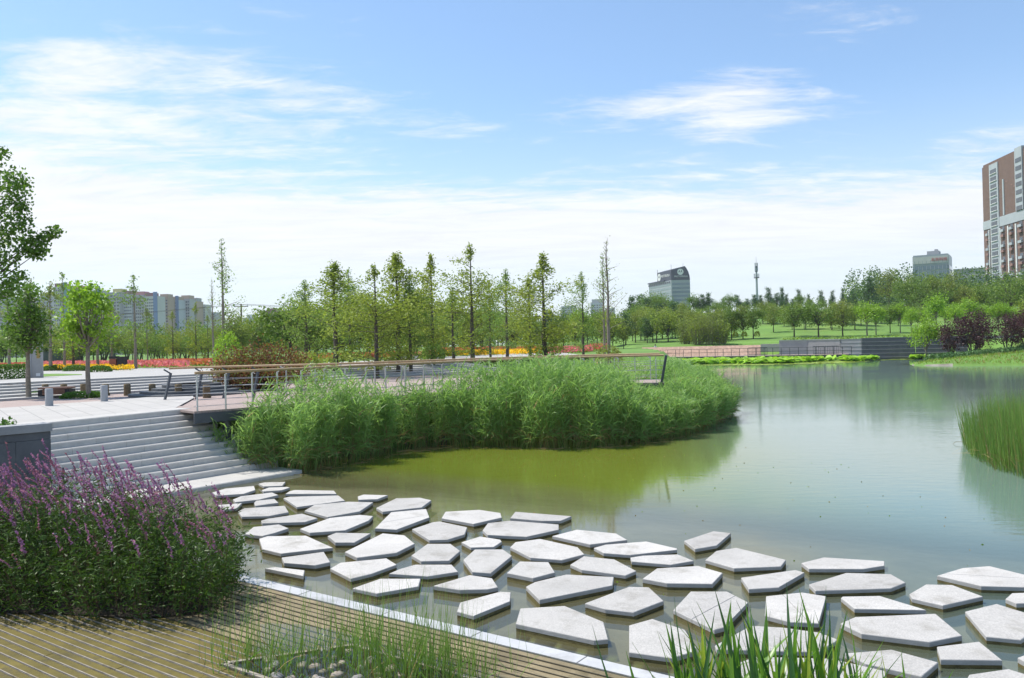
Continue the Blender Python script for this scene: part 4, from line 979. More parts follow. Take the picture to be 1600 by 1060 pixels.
TPm = tpl_broad(4.6, 1.75, .17, 2600, 'purple', 'bark', .18, 1.0, 30, .27, .2, 4)
row = []
for x, yb, yt, Y, w in ((1485, 545, 504, 98, .95), (1519, 545, 490, 97, 1.1), (1534, 540, 498, 101, .8), (1574, 545, 494, 95, 1.1), (1604, 541, 486, 98, 1.1)):
    X_ = (x-800)/F_PX*Y; z = gz(X_, Y)-.1; row.append(plant(TPm, (X_, Y, z), Htop(yt, x, Y, z), 'plum_tree', w))
label_row(row, 'dark purple leafed plum tree on the right bank, {o} of the five', 'purple plum trees on the bank', 'tree')
X_ = (1446-800)/F_PX*101; z = gz(X_, 101)-.1; tag(plant(TH[2], (X_, 101, z), Htop(500, 1446, 101, z), 'lime_tree', .85), 'small bright lime green tree in front of the dark wall', 'tree')
row = []
for x, y in ((1149, 523), (1163, 522.5), (1183, 522)):
    Y = 142; X_ = (x-800)/F_PX*Y; z = gz(X_, Y); row.append(mound('round_shrub', (X_, Y, EYE-(y+4-horizon(x))*Y/F_PX), .52, .52, 1.0, 420, .16, L['ball'], None, None))
label_row(row, 'round golden yellow clipped shrub on the hill lawn, {o} of the three', 'golden shrubs on the hill', 'shrub')
# bamboo-like thicket left of the terracotta wall
bb = []
for i, (x, yt, Y, w) in enumerate(((1072, 492, 134, 2.2), (1090, 486, 131, 2.3), (1110, 482, 130, 2.3), (1127, 496, 129, 1.7))):
    X_ = (x-800)/F_PX*Y; z = gz(X_, Y); H = Htop(yt, x, Y, z); mb, ms = MB(), MB()
    for k in range(60):
        a = random.uniform(0, 6.28); r_ = random.random()**.5*w*.6; b = np.array([math.cos(a)*r_*.7, math.sin(a)*r_*.7, 0]); tip = np.array([math.cos(a)*r_*1.5, math.sin(a)*r_*1.5, H*random.uniform(.55, 1.0)*(1-.25*r_/w)])
        ms.tube([b, (b+tip)/2+[0, 0, .3], tip], [.025, .02, .006], 3, cap=False)
        mb.leaves(b+(tip-b)*RNG.uniform(.12, 1.0, (40, 1))+RNG.normal(size=(40, 3))*.24, .26, 0, .35)
    r = empty('bamboo', (X_, Y, z)); link('culm', ms.mesh('culm', [M['palebark']]), r); link('foliage', mb.mesh('foliage', [L['olive'] if i % 2 == 0 else L['meta']]), r); bb.append(r)
label_row(bb, 'clump of yellowish bamboo left of the terracotta wall, {o} of the four', 'bamboo clumps', 'bamboo')
# far-off wood that closes the view, one mass
mb = MB(); n = 0
for k in range(330):
    x = random.uniform(-120, 1000); Y = random.uniform(175, 330); X_ = (x-800)/F_PX*Y; h = random.uniform(5.5, 9.0); w = random.uniform(2.0, 3.2)
    u = RNG.normal(size=(170, 3)); u /= np.linalg.norm(u, axis=1, keepdims=True); u *= RNG.uniform(.5, 1, (170, 1))**.6
    mb.leaves(np.array([X_, Y, UPPER_Z+h*.55])+u*[w, w, h*.48], .62, random.choice((0, 0, 1)), .7)
for k in range(260):
    x = random.uniform(1330, 1800); Y = random.uniform(225, 330); X_ = (x-800)/F_PX*Y; h = random.uniform(9, 15); w = random.uniform(2.2, 3.6)
    u = RNG.normal(size=(170, 3)); u /= np.linalg.norm(u, axis=1, keepdims=True); u *= RNG.uniform(.5, 1, (170, 1))**.6
    mb.leaves(np.array([X_, Y, gz(X_, Y)+h*.5])+u*[w, w, h*.46], .62, random.choice((0, 1, 1)), .7)
tag(mb.build('distant_wood', [L['hill'], L['dark']]), 'far-off belt of trees reading as one green mass', None, None, 'stuff')

# ------------------------------------------------------------------ reeds
def blades(mb, B0, D, Ln, W, droop, m, segs=3, face=None):
    """many curved pointed blades at once: base, direction, length, width, droop"""
    n = len(B0); D = D/np.linalg.norm(D, axis=1, keepdims=True)
    side = np.cross(D, RNG.normal(size=(n, 3))); side /= np.maximum(np.linalg.norm(side, axis=1, keepdims=True), 1e-6)
    V = []; p = B0.copy(); d = D.copy()
    for k in range(segs+1):
        w = W*(1-(k/segs)**1.6)*(.65 if k == 0 else 1)
        if k < segs: V += [p-side*w[:, None]*.5, p+side*w[:, None]*.5]
        else: V += [p]
        p = p+d*(Ln/segs)[:, None]; d = d+np.array([0, 0, -1.0])*droop[:, None]; d /= np.linalg.norm(d, axis=1, keepdims=True)
    nv = 2*segs+1; A = np.stack(V, 1).reshape(-1, 3); base = np.arange(n)[:, None]*nv
    for k in range(segs-1): mb.add(A if False else np.zeros((0, 3)), np.zeros((0, 4), int))
    q = [np.concatenate([base+2*k, base+2*k+1, base+2*k+3, base+2*k+2], 1) for k in range(segs-1)]
    tri = np.concatenate([base+2*(segs-1), base+2*(segs-1)+1, base+2*segs], 1)
    off_ = mb.n; mb.v.append(A); mb.n += len(A)
    mm = np.broadcast_to(np.asarray(m), (n,))
    for Q in q: mb.f.append((Q+off_, mm, False))
    mb.f.append((tri+off_, mm, False))
fpx = [(335, 690), (400, 733), (470, 741), (505, 733), (560, 723), (600, 713), (650, 703), (700, 699), (760, 700), (850, 702), (930, 700), (1000, 694), (1060, 685), (1100, 674), (1130, 660), (1150, 644)]
FR = np.array([(-8.9, 22.75), (-7.4, 22.6)] + [tuple(at(x, y, 0)[:2]) for x, y in fpx[2:]])
BK = np.array([(9.4, 37.5), (8.2, 39.5), (6.6, 38), (6.3, 33.2)] + [tuple(p) for p in BP[172:8:-12]-BN[172:8:-12]*.22] + [(-8.7, 23.1)])
RP_ = np.concatenate([FR, BK])
def in_poly(n, P):
    out = []; lo, hi = P.min(0), P.max(0)
    while sum(map(len, out)) < n:
        q = RNG.uniform(lo, hi, (n*2, 2)); out.append(q[inside(q, P)])
    return np.concatenate(out)[:n]
HP = np.array([(330, 1.6), (400, 2.5), (500, 2.8), (600, 2.85), (700, 2.8), (800, 2.8), (860, 2.85), (945, 2.65), (970, 2.2), (988, 1.6), (1042, 1.6), (1058, 2.1), (1100, 2.1), (1140, 1.7), (1160, 1.3)])
RB_ = np.array([(-.5, 34.0), (3, 34.8), (6.3, 34.6), (8.6, 39.5), (5, 42), (1, 39)])
def reed_bed(n):
    mb = MB(); q = in_poly(n, RP_); q = np.concatenate([q, in_poly(1300, RB_)]); dfr = seg_dist(q, FR, False)
    k2 = RNG.random(len(q)) < np.where(dfr < 1.2, 1, .8); q, dfr = q[k2], dfr[k2]; n = len(q)
    px = 800+F_PX*q[:, 0]/q[:, 1]; H = np.interp(px, HP[:, 0], HP[:, 1])*(.66+.32*sstep(dfr, 0, 1.3))*RNG.uniform(.86, 1.07, n)
    H *= 1+.025*np.sin(q[:, 0]*1.7)+.025*np.sin(q[:, 1]*2.3+q[:, 0])
    H = np.where(inside(q, RB_), 2.35*RNG.uniform(.8, 1.1, n), H); outw = np.zeros((n, 2))
    for i in range(n):
        if dfr[i] < 1.0:
            j = np.argmin(np.hypot(*(FR-q[i]).T)); v = FR[j]-q[i]; outw[i] = v/max(np.linalg.norm(v), .2)*(1-dfr[i])
    lean = RNG.normal(size=(n, 2))*.11+[.06, -.02]+outw*.30
    base = np.c_[q, np.where(inside(q, RB_), .3, -.15)]; tip = np.c_[q+lean*H[:, None], H]
    # stems: a thin three-sided ribbon
    blades(mb, base, tip-base, np.linalg.norm(tip-base, axis=1)*.96, np.full(n, .012), np.full(n, .01), np.where(RNG.random(n) < .35, 1, 0), 2)
    for L_i in range(10):
        f = (L_i+.5+RNG.uniform(-.4, .4, n))/10*.80+.18
        keep = RNG.random(n) < np.where(f < .42, np.where(dfr < 1.0, .75, .25), .97)
        b = base+(tip-base)*f[:, None]; az = L_i*2.6+RNG.uniform(-.9, .9, n)+q[:, 0]*7
        el_ = RNG.uniform(.45, 1.25, n)-np.where(f < .4, .35, 0)
        D = np.c_[np.cos(az)*np.cos(el_)+.10, np.sin(az)*np.cos(el_), np.sin(el_)]
        Ln = RNG.uniform(.32, .70, n)*(1-.25*f); m = np.where(RNG.random(n) < np.clip(.78-f*2.0, .015, .75)*np.where(dfr < 1.2, 1, .3), 1, 0)
        blades(mb, b[keep], D[keep], Ln[keep], RNG.uniform(.022, .046, n)[keep], RNG.uniform(.12, .7, n)[keep], m[keep], 3)
    return mb
tag(reed_bed(7600).build('reed_bed', [L['reed'], L['reed_dry']]), 'large dense bed of tall green reeds in front of the boardwalk', None, None, 'stuff')
# floating reed litter along the edge
mb = MB(); n = 260; j = RNG.integers(2, len(FR)-3, n); u = RNG.random(n)[:, None]; P = FR[j]*(1-u)+FR[j+1]*u+RNG.normal(size=(n, 2))*.14+[.05, -.16]
blades(mb, np.c_[P, RNG.uniform(.004, .05, n)], np.c_[RNG.normal(size=(n, 2)), np.full(n, .02)], RNG.uniform(.2, .6, n), RNG.uniform(.012, .03, n), np.full(n, .0), 0, 2)
tag(mb.build('reed_litter', [L['reed_dry']]), 'pale dry reed litter floating along the reed edge', None, None, 'stuff')
# rushes at the right edge
def rush_stand(P, n, H0, H1, name, label):
    mb = MB(); q = in_poly(n, P); d = seg_dist(q, P); H = 1.18*np.where(d < .5, H0, H1)*RNG.uniform(.7, 1.05, n)
    c = P.mean(0); lean = RNG.normal(size=(n, 2))*.09+(q-c)*.030*(1-sstep(d, 0, 1.0))[:, None]+[-.05, 0]
    B0 = np.c_[q, np.full(n, -.12)]; D = np.c_[lean, np.ones(n)]
    blades(mb, B0, D, H, RNG.uniform(.010, .020, n), RNG.uniform(0, .10, n), np.where(RNG.random(n) < .07, 1, 0), 4)
    k = RNG.random(n) < .10; blades(mb, B0[k]+[0, 0, .2], D[k]+RNG.normal(size=(k.sum(), 3))*.5, H[k]*.55, RNG.uniform(.012, .02, k.sum()), RNG.uniform(.1, .9, k.sum()), 1, 3)
    return tag(mb.build(name, [L['rush'], L['reed_dry']]), label, None, None, 'stuff')
RR = np.array([at(x, y, 0)[:2] for x, y in ((1503, 693), (1520, 716), (1555, 735), (1600, 750), (1660, 765))] + [(15.8, 19.5), (17.5, 24.5), (16.2, 26.5)])
rush_stand(RR, 6500, 1.35, 1.62, 'rush_stand', 'dense stand of upright rushes in the water at the right edge')

# ------------------------------------------------------------------ purple loosestrife on the deck
LB = empty('loosestrife_bush', (-5.6, 11.2, 0), 0, 'big bushy purple loosestrife with leaning flower spikes at the deck edge', 'flowering shrub')
FP = np.array([at(x, y, 0)[:2] for x, y in ((-190, 968), (60, 972), (230, 982), (340, 972), (372, 955))] + [(-3.75, 11.4), (-4.3, 12.6), (-6.0, 13.4), (-9, 13.2)])
FC = FP.mean(0)
ns = 900; q = in_poly(ns, FP); q = FC+(q-FC)*.90
dE = seg_dist(q, FP); rel = (q-FC)
HP2 = np.array([(-300, 1.8), (0, 1.80), (90, 1.82), (180, 1.76), (260, 1.64), (320, 1.52), (370, 1.36), (410, 1.15)])
px = 800+F_PX*q[:, 0]/q[:, 1]; H = np.interp(px, HP2[:, 0], HP2[:, 1])*RNG.uniform(.62, 1.03, ns)*(.62+.38*sstep(dE, 0, .8))
nd = rel/np.maximum(np.linalg.norm(rel, axis=1, keepdims=True), .1)
edge = (1-sstep(dE, 0, .9))[:, None]
lean = nd*edge*.42+RNG.normal(size=(ns, 2))*.07+[-.10, .02]
mb, sm = MB(), MB()
B0 = np.c_[q, np.full(ns, .0)]; D0_ = np.c_[lean, np.ones(ns)]; D0_ /= np.linalg.norm(D0_, axis=1, keepdims=True)
TIP = B0+D0_*H[:, None]
blades(sm, B0, D0_, H*1.02, np.full(ns, .012), np.full(ns, .0), 0, 2)
for k in range(46):
    f = RNG.uniform(.05, .93, ns)**.85; p = B0+(TIP-B0)*f[:, None]
    p = p+RNG.normal(size=(ns, 3))*(.075+.03*(1-f))[:, None]; keep = RNG.random(ns) < np.where(f > .80, .5, 1)
    az = RNG.uniform(0, 6.28, ns); e_ = RNG.uniform(-.1, 1.0, ns)
    blades(mb, p[keep], np.c_[np.cos(az)*np.cos(e_), np.sin(az)*np.cos(e_), np.sin(e_)][keep], RNG.uniform(.06, .115, ns)[keep], RNG.uniform(.018, .030, ns)[keep], RNG.uniform(.05, .4, ns)[keep], 0, 2)
link('stems', sm.mesh('stem', [L['stem']]), LB).matrix_parent_inverse = Matrix.Translation(-Vector(LB.location))
bpy.data.objects['stems'].name = 'stem'; bpy.data.objects['stem']['kind'] = 'stuff'
o = off(link('foliage', mb.mesh('foliage', [L['loose']]), LB), LB); o['kind'] = 'stuff'
def spike_tpl(ln, n, faded):
    mb = MB(); t_ = np.linspace(0, 1, n); x = -.30*ln*t_**1.6; z = ln*t_
    C = np.c_[x, np.zeros(n), z]+np.c_[RNG.normal(size=(n, 2))*.011, np.zeros(n)]*(1.15-t_[:, None]*.8)
    mb.leaves(C, .034, 0 if not faded else 1, .75); mb.tube(np.c_[x, np.zeros(n), z][::6], .004, 3, 1); return mb.mesh('flower_spike', [L['spike'], L['spike2']]), mb
spk = [spike_tpl(.20+.035*k, 24, k == 4)[0] for k in range(6)]
ordr = np.argsort(-(TIP[:, 2]-.10*TIP[:, 1]+RNG.normal(size=ns)*.42)); cnt = 0; rest = MB()
for r_, i in enumerate(ordr[:460]):
    t = TIP[i]-D0_[i]*.10; rot = (RNG.normal()*.16-.05, -.22+RNG.normal()*.18, random.uniform(-.7, .7)); sc = random.uniform(.75, 1.25)
    if r_ < 290:
        o = bpy.data.objects.new('flower_spike', spk[r_ % 6]); COL.objects.link(o); o.parent = LB; o.location = Vector(t)-Vector(LB.location); o.rotation_euler = rot; o.scale = (sc, sc, sc)
    else:
        n = 22; u = np.linspace(0, 1, n); C = t+np.c_[-.09*u**1.6+RNG.normal(size=n)*.010, RNG.normal(size=n)*.010, .24*sc*u]; rest.leaves(C, .032, 0 if r_ % 4 else 1, .75)
o = off(link('small_flower_spike', rest.mesh('small_flower_spike', [L['spike'], L['spike2']]), LB), LB); o['kind'] = 'stuff'
sheet('bush_soil', FC+(FP-FC)*.78, .035, M['soil'], 'dark soil under the loosestrife')
bpy.data.objects['bush_soil'].name = 'soil'

# ------------------------------------------------------------------ rushes, pebbles and iris in the foreground
rt = []
def bedpt(x, y, z=-.08): return at(x, y, z)
for x, y, n, h, sp in ((372, 1046, 34, .85, .14), (430, 1056, 42, .95, .16), (492, 1038, 40, .80, .15), (560, 1030, 60, .85, .16), (600, 1056, 55, .80, .17), (655, 1058, 90, .95, .20), (705, 1062, 46, .80, .17), (745, 1072, 34, .70, .15)):
    n = int(n*2.6); h *= 1.18; sp *= 1.25; mb = MB(); c = bedpt(x, y); b = np.c_[RNG.normal(size=(n, 2))*sp, np.full(n, -.05)]; D = np.c_[RNG.normal(size=(n, 2))*.13+[.02, 0], np.ones(n)]
    Ln = h*RNG.uniform(.35, 1.15, n)*np.where(RNG.random(n) < .45, .55, 1); blades(mb, b, D, Ln, RNG.uniform(.006, .013, n), RNG.uniform(0, .06, n), 0, 4)
    k = n//3; blades(mb, b[:k], D[:k]+RNG.normal(size=(k, 3))*.4, Ln[:k]*.6, RNG.uniform(.010, .020, k), RNG.uniform(.05, .5, k), np.where(RNG.random(k) < .3, 2, 1), 4)
    rt.append(tag(link('rush_tuft', mb.mesh('rush_tuft', [L['rush'], L['iris'], L['reed_dry']]), None, c), None, None))
label_row(rt, 'thin upright rush tuft in the sunk pebble bed, {o} of its bed', 'rush tufts in the pebble bed', 'rush')
ptpl = []
for k in range(6):
    mb = MB(); pr = [(0.001, -.5), (.32, -.44), (.50, -.08), (.46, .22), (.26, .42), (.001, .5)]; mb.lathe(pr, 9); V = mb.v[0]; V *= [1, random.uniform(.65, .85), random.uniform(.5, .7)]; V += RNG.normal(size=V.shape)*.022
    ptpl.append(mb.mesh('pebble', [M['pebble'] if k % 3 else mat('pebble_dark', (.24, .23, .22), .75, .3, 3), ]))
pb = []
taken = []
tries = 0
while len(pb) < 34 and tries < 4000:
    tries += 1
    x, y = random.uniform(395, 640), random.uniform(1022, 1085); s = random.uniform(.10, .21); p = at(x, y, -.06)
    if not in_hole(p[:2]) or any(math.hypot(p[0]-a, p[1]-b) < (s+c)*.42 for a, b, c in taken): continue
    taken.append((p[0], p[1], s)); o = link('pebble', random.choice(ptpl), None, (p[0], p[1], -.04+s*.10), random.uniform(0, 6.28), s); pb.append(o)
pb.sort(key=lambda o: img(np.array(o.location))[1])
for r_ in range(4):
    rowp = pb[r_*len(pb)//4:(r_+1)*len(pb)//4]
    label_row(rowp, 'rounded pebble in the sunk bed, {o} in the '+('back row', 'second row from the back', 'second row from the front', 'front row')[r_], 'pebbles in the sunk planting bed', 'pebble')
# iris clumps at the bottom right
def iris_leaf(ln, w, bend, seg=6):
    w *= 1.3; mb = MB(); V = []; d = np.array([0, 0, 1.0]); p = np.zeros(3)
    for k in range(seg+1):
        f = k/seg; ww = w*(1 if f < .45 else max(0, 1-((f-.45)/.55)**1.5))*(.8+.2*min(1, f*4))
        V += [p+[0, -ww/2, 0], p+[.16*ww+.0015, 0, 0], p+[0, ww/2, 0]]; a = bend*f**1.7*1.5; p = p+np.array([math.sin(a), 0, math.cos(a)])*ln/seg
    Q = [(3*k+c, 3*k+c+1, 3*k+c+4, 3*k+c+3) for k in range(seg) for c in (0, 1)]; mb.add(V, Q, 0, True); return mb
imesh = [iris_leaf(ln, w, b).mesh('leaf', [L[m]]) for ln, w, b, m in ((1.15, .036, .12, 'iris'), (1.25, .034, .25, 'iris'), (1.0, .040, .5, 'iris_y'), (1.2, .032, .35, 'iris_d'), (.9, .036, .8, 'iris'), (1.1, .036, .18, 'iris_y'), (1.3, .030, .15, 'iris_d'), (1.05, .038, 1.1, 'iris'))]
ic = []
for x, Y, n, h in ((1010, 6.3, 9, .72), (1062, 6.2, 17, .95), (1108, 6.3, 26, 1.02), (1160, 6.1, 30, 1.06), (1212, 6.2, 30, 1.06), (1255, 6.35, 28, 1.02), (1310, 6.4, 20, .86), (1365, 6.5, 14, .72)):
    c = np.array([(x-800)/F_PX*Y, Y, .0]); r = empty('iris_clump', c)
    for k in range(int(n*2.2)):
        o = bpy.data.objects.new('leaf', random.choice(imesh)); COL.objects.link(o); o.parent = r
        o.location = (random.gauss(0, .14), random.gauss(0, .13), -.05); s = h*random.uniform(.66, 1.24)
        o.rotation_euler = (random.gauss(0, .15), random.gauss(.02, .20), random.uniform(0, 6.28)); o.scale = (s, s*random.uniform(.9, 1.2), s)
    ic.append(r)
label_row(ic, 'clump of broad sword-shaped iris leaves at the bottom right, {o} of the eight', 'iris clumps in the foreground', 'iris')

# ------------------------------------------------------------------ far shore
FW0, FW1 = np.array([22.0, 120.2]), np.array([46.5, 110.6])
fu = (FW1-FW0)/np.linalg.norm(FW1-FW0); fnn = np.array([-fu[1], fu[0]]); FL = np.linalg.norm(FW1-FW0)
fbw = empty('far_boardwalk', np.r_[FW0, 0], 0, 'long low boardwalk along the far shore behind the lotus', 'boardwalk')
for k in range(int(FL/.5)):
    a, b = FW0+fu*(k*.5+.01), FW0+fu*(k*.5+.49); mb = MB(); mb.prism([a, b, b+fnn*3.7, a+fnn*3.7], .78, .87); off(mb.build('plank', [M['deckplank']], fbw), fbw)
mb = MB(); mb.beam(np.r_[FW0+fnn*.1, .60], np.r_[FW1+fnn*.1, .60], .15, .35); off(mb.build('girder', [M['darksteel']], fbw), fbw)
for k in range(9):
    p = FW0+fu*FL*k/8+fnn*.3; mb = MB(); mb.tube([np.r_[p, -.8], np.r_[p, .6]], .12, 8); off(mb.build('pile', [M['darksteel']], fbw), fbw)
frl = empty('railing', np.r_[FW0, .87], 0, 'thin dark railing along the far boardwalk beyond the lake', 'railing')
for h in (.55, 1.06):
    mb = MB(); mb.beam(np.r_[FW0+fnn*.15, .87+h], np.r_[FW1+fnn*.15, .87+h], .05, .05); off(mb.build('rail', [M['darksteel']], frl), frl)
for k in range(24):
    p = FW0+fu*FL*k/23+fnn*.15; mb = MB(); mb.beam(np.r_[p, .86], np.r_[p, 1.93], .06, .06, up=(1, 0, 0)); off(mb.build('post', [M['darksteel']], frl), frl)
for a, b, in_, lab in ((1169, 1198, .9, 'dark barred gate panel on the far boardwalk, left of two'), (1270, 1309, 1.6, 'dark barred gate panel on the far boardwalk, right of two')):
    def onfar(x, dn):
        o_ = FW0+fnn*dn; k = (x-800)/F_PX; s_ = (k*o_[1]-o_[0])/(fu[0]-k*fu[1]); return o_+fu*s_
    p, q2 = onfar(a, in_), onfar(b, in_); r = empty('barred_panel', np.r_[p, .87], 0, lab, 'railing')
    for h in (.12, 1.12):
        mb = MB(); mb.beam(np.r_[p, .87+h], np.r_[q2, .87+h], .06, .06); off2 = mb.build('rail', [M['darksteel']], r); off2.matrix_parent_inverse = Matrix.Translation(-Vector(r.location))
    for k in range(15):
        c = p+(q2-p)*k/14; mb = MB(); mb.beam(np.r_[c, .90], np.r_[c+fnn*.05, 2.05], .07, .03, up=(1, 0, 0)); mb.build('bar', [M['darksteel']], r).matrix_parent_inverse = Matrix.Translation(-Vector(r.location))
def wall_run(name, pts, z0, tops, th, m, label, cat='wall', cap=None, courses=1, setback=.0, pm='course'):
    r = empty(name, np.r_[pts[0], 0], 0, label, cat)
    for i in range(len(pts)-1):
        a, b = np.array(pts[i], float), np.array(pts[i+1], float); u = (b-a)/np.linalg.norm(b-a); nn = np.array([-u[1], u[0]]); nn = nn if nn[1] > 0 else -nn
        for k in range(courses):
            zl, zh = z0+(tops-z0)*k/courses, z0+(tops-z0)*(k+1)/courses; nseg = max(1, int(np.linalg.norm(b-a)/(6 if courses > 1 else 50)))
            for sg_ in range(nseg):
                p0, p1 = a+(b-a)*sg_/nseg+u*.01+nn*setback*k, a+(b-a)*(sg_+1)/nseg-u*.01+nn*setback*k
                mb = MB(); mb.prism([p0, p1, p1+nn*th, p0+nn*th], zl+.01, zh-.02, 0, 0, .02); off(mb.build(pm, [m], r), r)
                if courses > 1 and cap is not None:
                    mb = MB(); mb.prism([p0-nn*.03, p1-nn*.03, p1+nn*th, p0+nn*th], zh-.018, zh+.025); off(mb.build('capping', [cap], r), r)
        if cap is not None and courses == 1:
            mb = MB(); mb.prism([a-nn*.05, b-nn*.05, b+nn*(th+.05), a+nn*(th+.05)], tops, tops+.12); off(mb.build('capping', [cap], r), r)
    return r
def shore(x, Y): return ((x-800)/F_PX*Y, Y)
tw = empty('terracotta_wall', np.r_[shore(1000, 125.5), 0], 0, 'rough terracotta coloured sloping bank wall behind the far boardwalk', 'wall')
for a, b in ((1000, 1060), (1060.4, 1120), (1120.4, 1188)):
    p, q2 = [np.array(shore(x, np.interp(x, [1000, 1100, 1188], [125.0, 122.0, 119.6]))) for x in (a, b)]; u = (q2-p)/np.linalg.norm(q2-p); nn = np.array([-u[1], u[0]])
    V = [np.r_[w+nn*d_, z] for w in (p, q2) for d_, z in ((0, .7), (1.7, 2.32), (2.4, 2.32), (2.4, .7))]
    mb = MB(); mb.add(V, [(0, 4, 5, 1), (1, 5, 6, 2), (2, 6, 7, 3), (0, 1, 2, 3), (7, 6, 5, 4)]); off(mb.build('panel', [M['terracotta']], tw), tw)
wall_run('cream_wall', [shore(1188, 123.5), shore(1222, 122.5)], 1.2, 2.45, .5, M['cream'], 'short cream wall between the terracotta and grey walls', pm='body')
wall_run('grey_wall', [shore(1217, 118.8), shore(1262, 117), shore(1312, 114.2)], .7, 2.85, .6, M['greystone'], 'smooth grey retaining wall behind the far boardwalk', cap=M['bollard'], pm='body')
wall_run('tiered_wall', [shore(1311, 113.6), shore(1345, 112.0)], -.2, 2.9, .7, M['greystone'], 'grey stepped end of the dark tiered wall', cap=M['bollard'], courses=6, setback=.16)
wall_run('tiered_wall', [shore(1345, 112.0), shore(1430, 109.5), shore(1512, 106.6)], -.2, 3.0, .7, M['darkstone'], 'long black tiered stone wall at the far right shore', cap=M['greystone'], courses=6, setback=.16)
wall_run('path_wall', [shore(1536, 113), shore(1640, 110)], .8, 2.9, .4, M['bollard'], 'pale grey low wall behind the plum trees', pm='body')
# planting on top of the grey wall
mb = MB(); n = 1500; x = RNG.uniform(1222, 1500, n); Y = np.interp(x, [1222, 1312, 1500], [120.5, 116.5, 110]); mb.leaves(np.c_[(x-800)/F_PX*Y, Y+RNG.normal(size=n)*.4, 2.75+RNG.random(n)*.55], .28, 0, .5)
tag(mb.build('wall_top_planting', [L['grass']]), 'yellowish green planting along the top of the far wall', None, None, 'stuff')
# lotus and water lilies
def discs(mb, C, rad, tilt, m):
    n = len(C); az = RNG.uniform(0, 6.28, n); ta = RNG.normal(size=n)*tilt; nrm = np.c_[np.cos(az)*np.sin(ta), np.sin(az)*np.sin(ta), np.cos(ta)]
    u = np.cross(nrm, np.array([0, 1.0, .01])); u /= np.linalg.norm(u, axis=1, keepdims=True); w = np.cross(nrm, u); k = 7; an = np.arange(k)*6.283/k
    V = C[:, None]+rad[:, None, None]*(u[:, None]*np.cos(an)[None, :, None]+w[:, None]*np.sin(an)[None, :, None]); mb.add(V.reshape(-1, 3), np.arange(n*k).reshape(n, k), m)
LQ = [at(x, y, 0)[:2] for x, y in ((1030, 573), (1100, 572), (1180, 571), (1250, 569.5), (1320, 567.5), (1400, 561.5), (1490, 557.5))] + [(59.5, 106.8), (46.5, 110.2), (35, 114.8), (22.5, 119.6)]
LQ = np.array(LQ); q = in_poly(6400, LQ); dfr = seg_dist(q, LQ[:7], False); mb = MB()
hi = (dfr > np.where(q[:, 0] > 44, 1.2, 4.6)+1.2*np.sin(q[:, 0]*.5)) & (np.sin(q[:, 0]*.83+q[:, 1]*.4)+RNG.normal(size=len(q))*.5 > -.75)
discs(mb, np.c_[q[hi], RNG.uniform(.12, .62, hi.sum())], RNG.uniform(.22, .46, hi.sum()), .38, 0)
tag(mb.build('lotus_leaf', [L['lotus']]), 'bright green lotus leaves standing in front of the far boardwalk', None, None, 'stuff')
mb = MB(); lo = ~hi & (RNG.random(len(q)) < .95); discs(mb, np.c_[q[lo], RNG.uniform(.012, .03, lo.sum())], RNG.uniform(.20, .42, lo.sum()), .05, 0)
tag(mb.build('lily_pad', [L['pad']]), 'yellow green lily pads floating along the far shore', None, None, 'stuff')
# right bank: grass tufts and junipers
BPY = np.array([(43.6, 88), (47, 84.0), (52, 81), (60, 77.5), (72, 74), (74, 92), (62, 97), (52, 98)]); q = in_poly(9000, BPY); zq = ground_z(q[:, 0], q[:, 1])[0]; mb = MB()
blades(mb, np.c_[q, zq], np.c_[RNG.normal(size=(len(q), 2))*.5, np.ones(len(q))], RNG.uniform(.12, .42, len(q)), RNG.uniform(.04, .09, len(q)), RNG.uniform(.1, .5, len(q)), np.where(RNG.random(len(q)) < .22, 1, 0), 2)
tag(mb.build('bank_grass', [L['grass'], L['reed_dry']]), 'rough grass of the low bank at the right', None, None, 'stuff')
jn = []
for x, Y, w in ((1465, 95, 1.7), (1486, 93.5, 1.9), (1508, 95, 1.8), (1529, 93, 1.9), (1552, 95, 1.8), (1575, 93.5, 2.0), (1598, 95, 1.9), (1620, 93, 1.9)):
    X_ = (x-800)/F_PX*Y; jn.append(mound('juniper_shrub', (X_, Y, gz(X_, Y)-.15), w, 1.2, .95, 900, .24, L['juniper'], None, None))
label_row(jn, 'low spreading bluish juniper on the right bank, {o} of the eight', 'junipers on the right bank', 'shrub')

# ------------------------------------------------------------------ buildings
M['glassb'] = mat('blue_glass', (.10, .16, .20), .12, .2, .02, spec=.8, coords='World')
M['glass_lit'] = mat('lit_glass', (.16, .22, .22), .15, .2, .02, spec=.8, coords='World')  # paler copy: sunlight on the office tower's left face put into the colour
M['pale'] = mat('pale_facade', (.48, .48, .47), .8, .06, .05, coords='World')
M['spandrel'] = mat('grey_spandrel', (.30, .34, .36), .4, .08, .05, coords='World')
M['win'] = mat('window_glass', (.05, .065, .08), .15, .3, .3, spec=.7, coords='World')
M['crown'] = mat('dark_crown', (.055, .06, .085), .6, .1, .1, coords='World')
M['brownfac'] = mat('brown_facade', (.165, .105, .085), .85, .10, .5, coords='World')
M['palefac'] = mat('pale_blue_facade', (.38, .41, .44), .7, .06, .3, coords='World')
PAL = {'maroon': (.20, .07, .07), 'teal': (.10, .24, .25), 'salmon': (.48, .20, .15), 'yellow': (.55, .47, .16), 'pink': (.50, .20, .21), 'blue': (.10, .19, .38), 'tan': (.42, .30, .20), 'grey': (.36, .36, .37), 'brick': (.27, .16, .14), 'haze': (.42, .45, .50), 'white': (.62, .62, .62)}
for k, v in PAL.items(): M['c_'+k] = mat('facade_'+k, v, .85, .06, .05, coords='World')
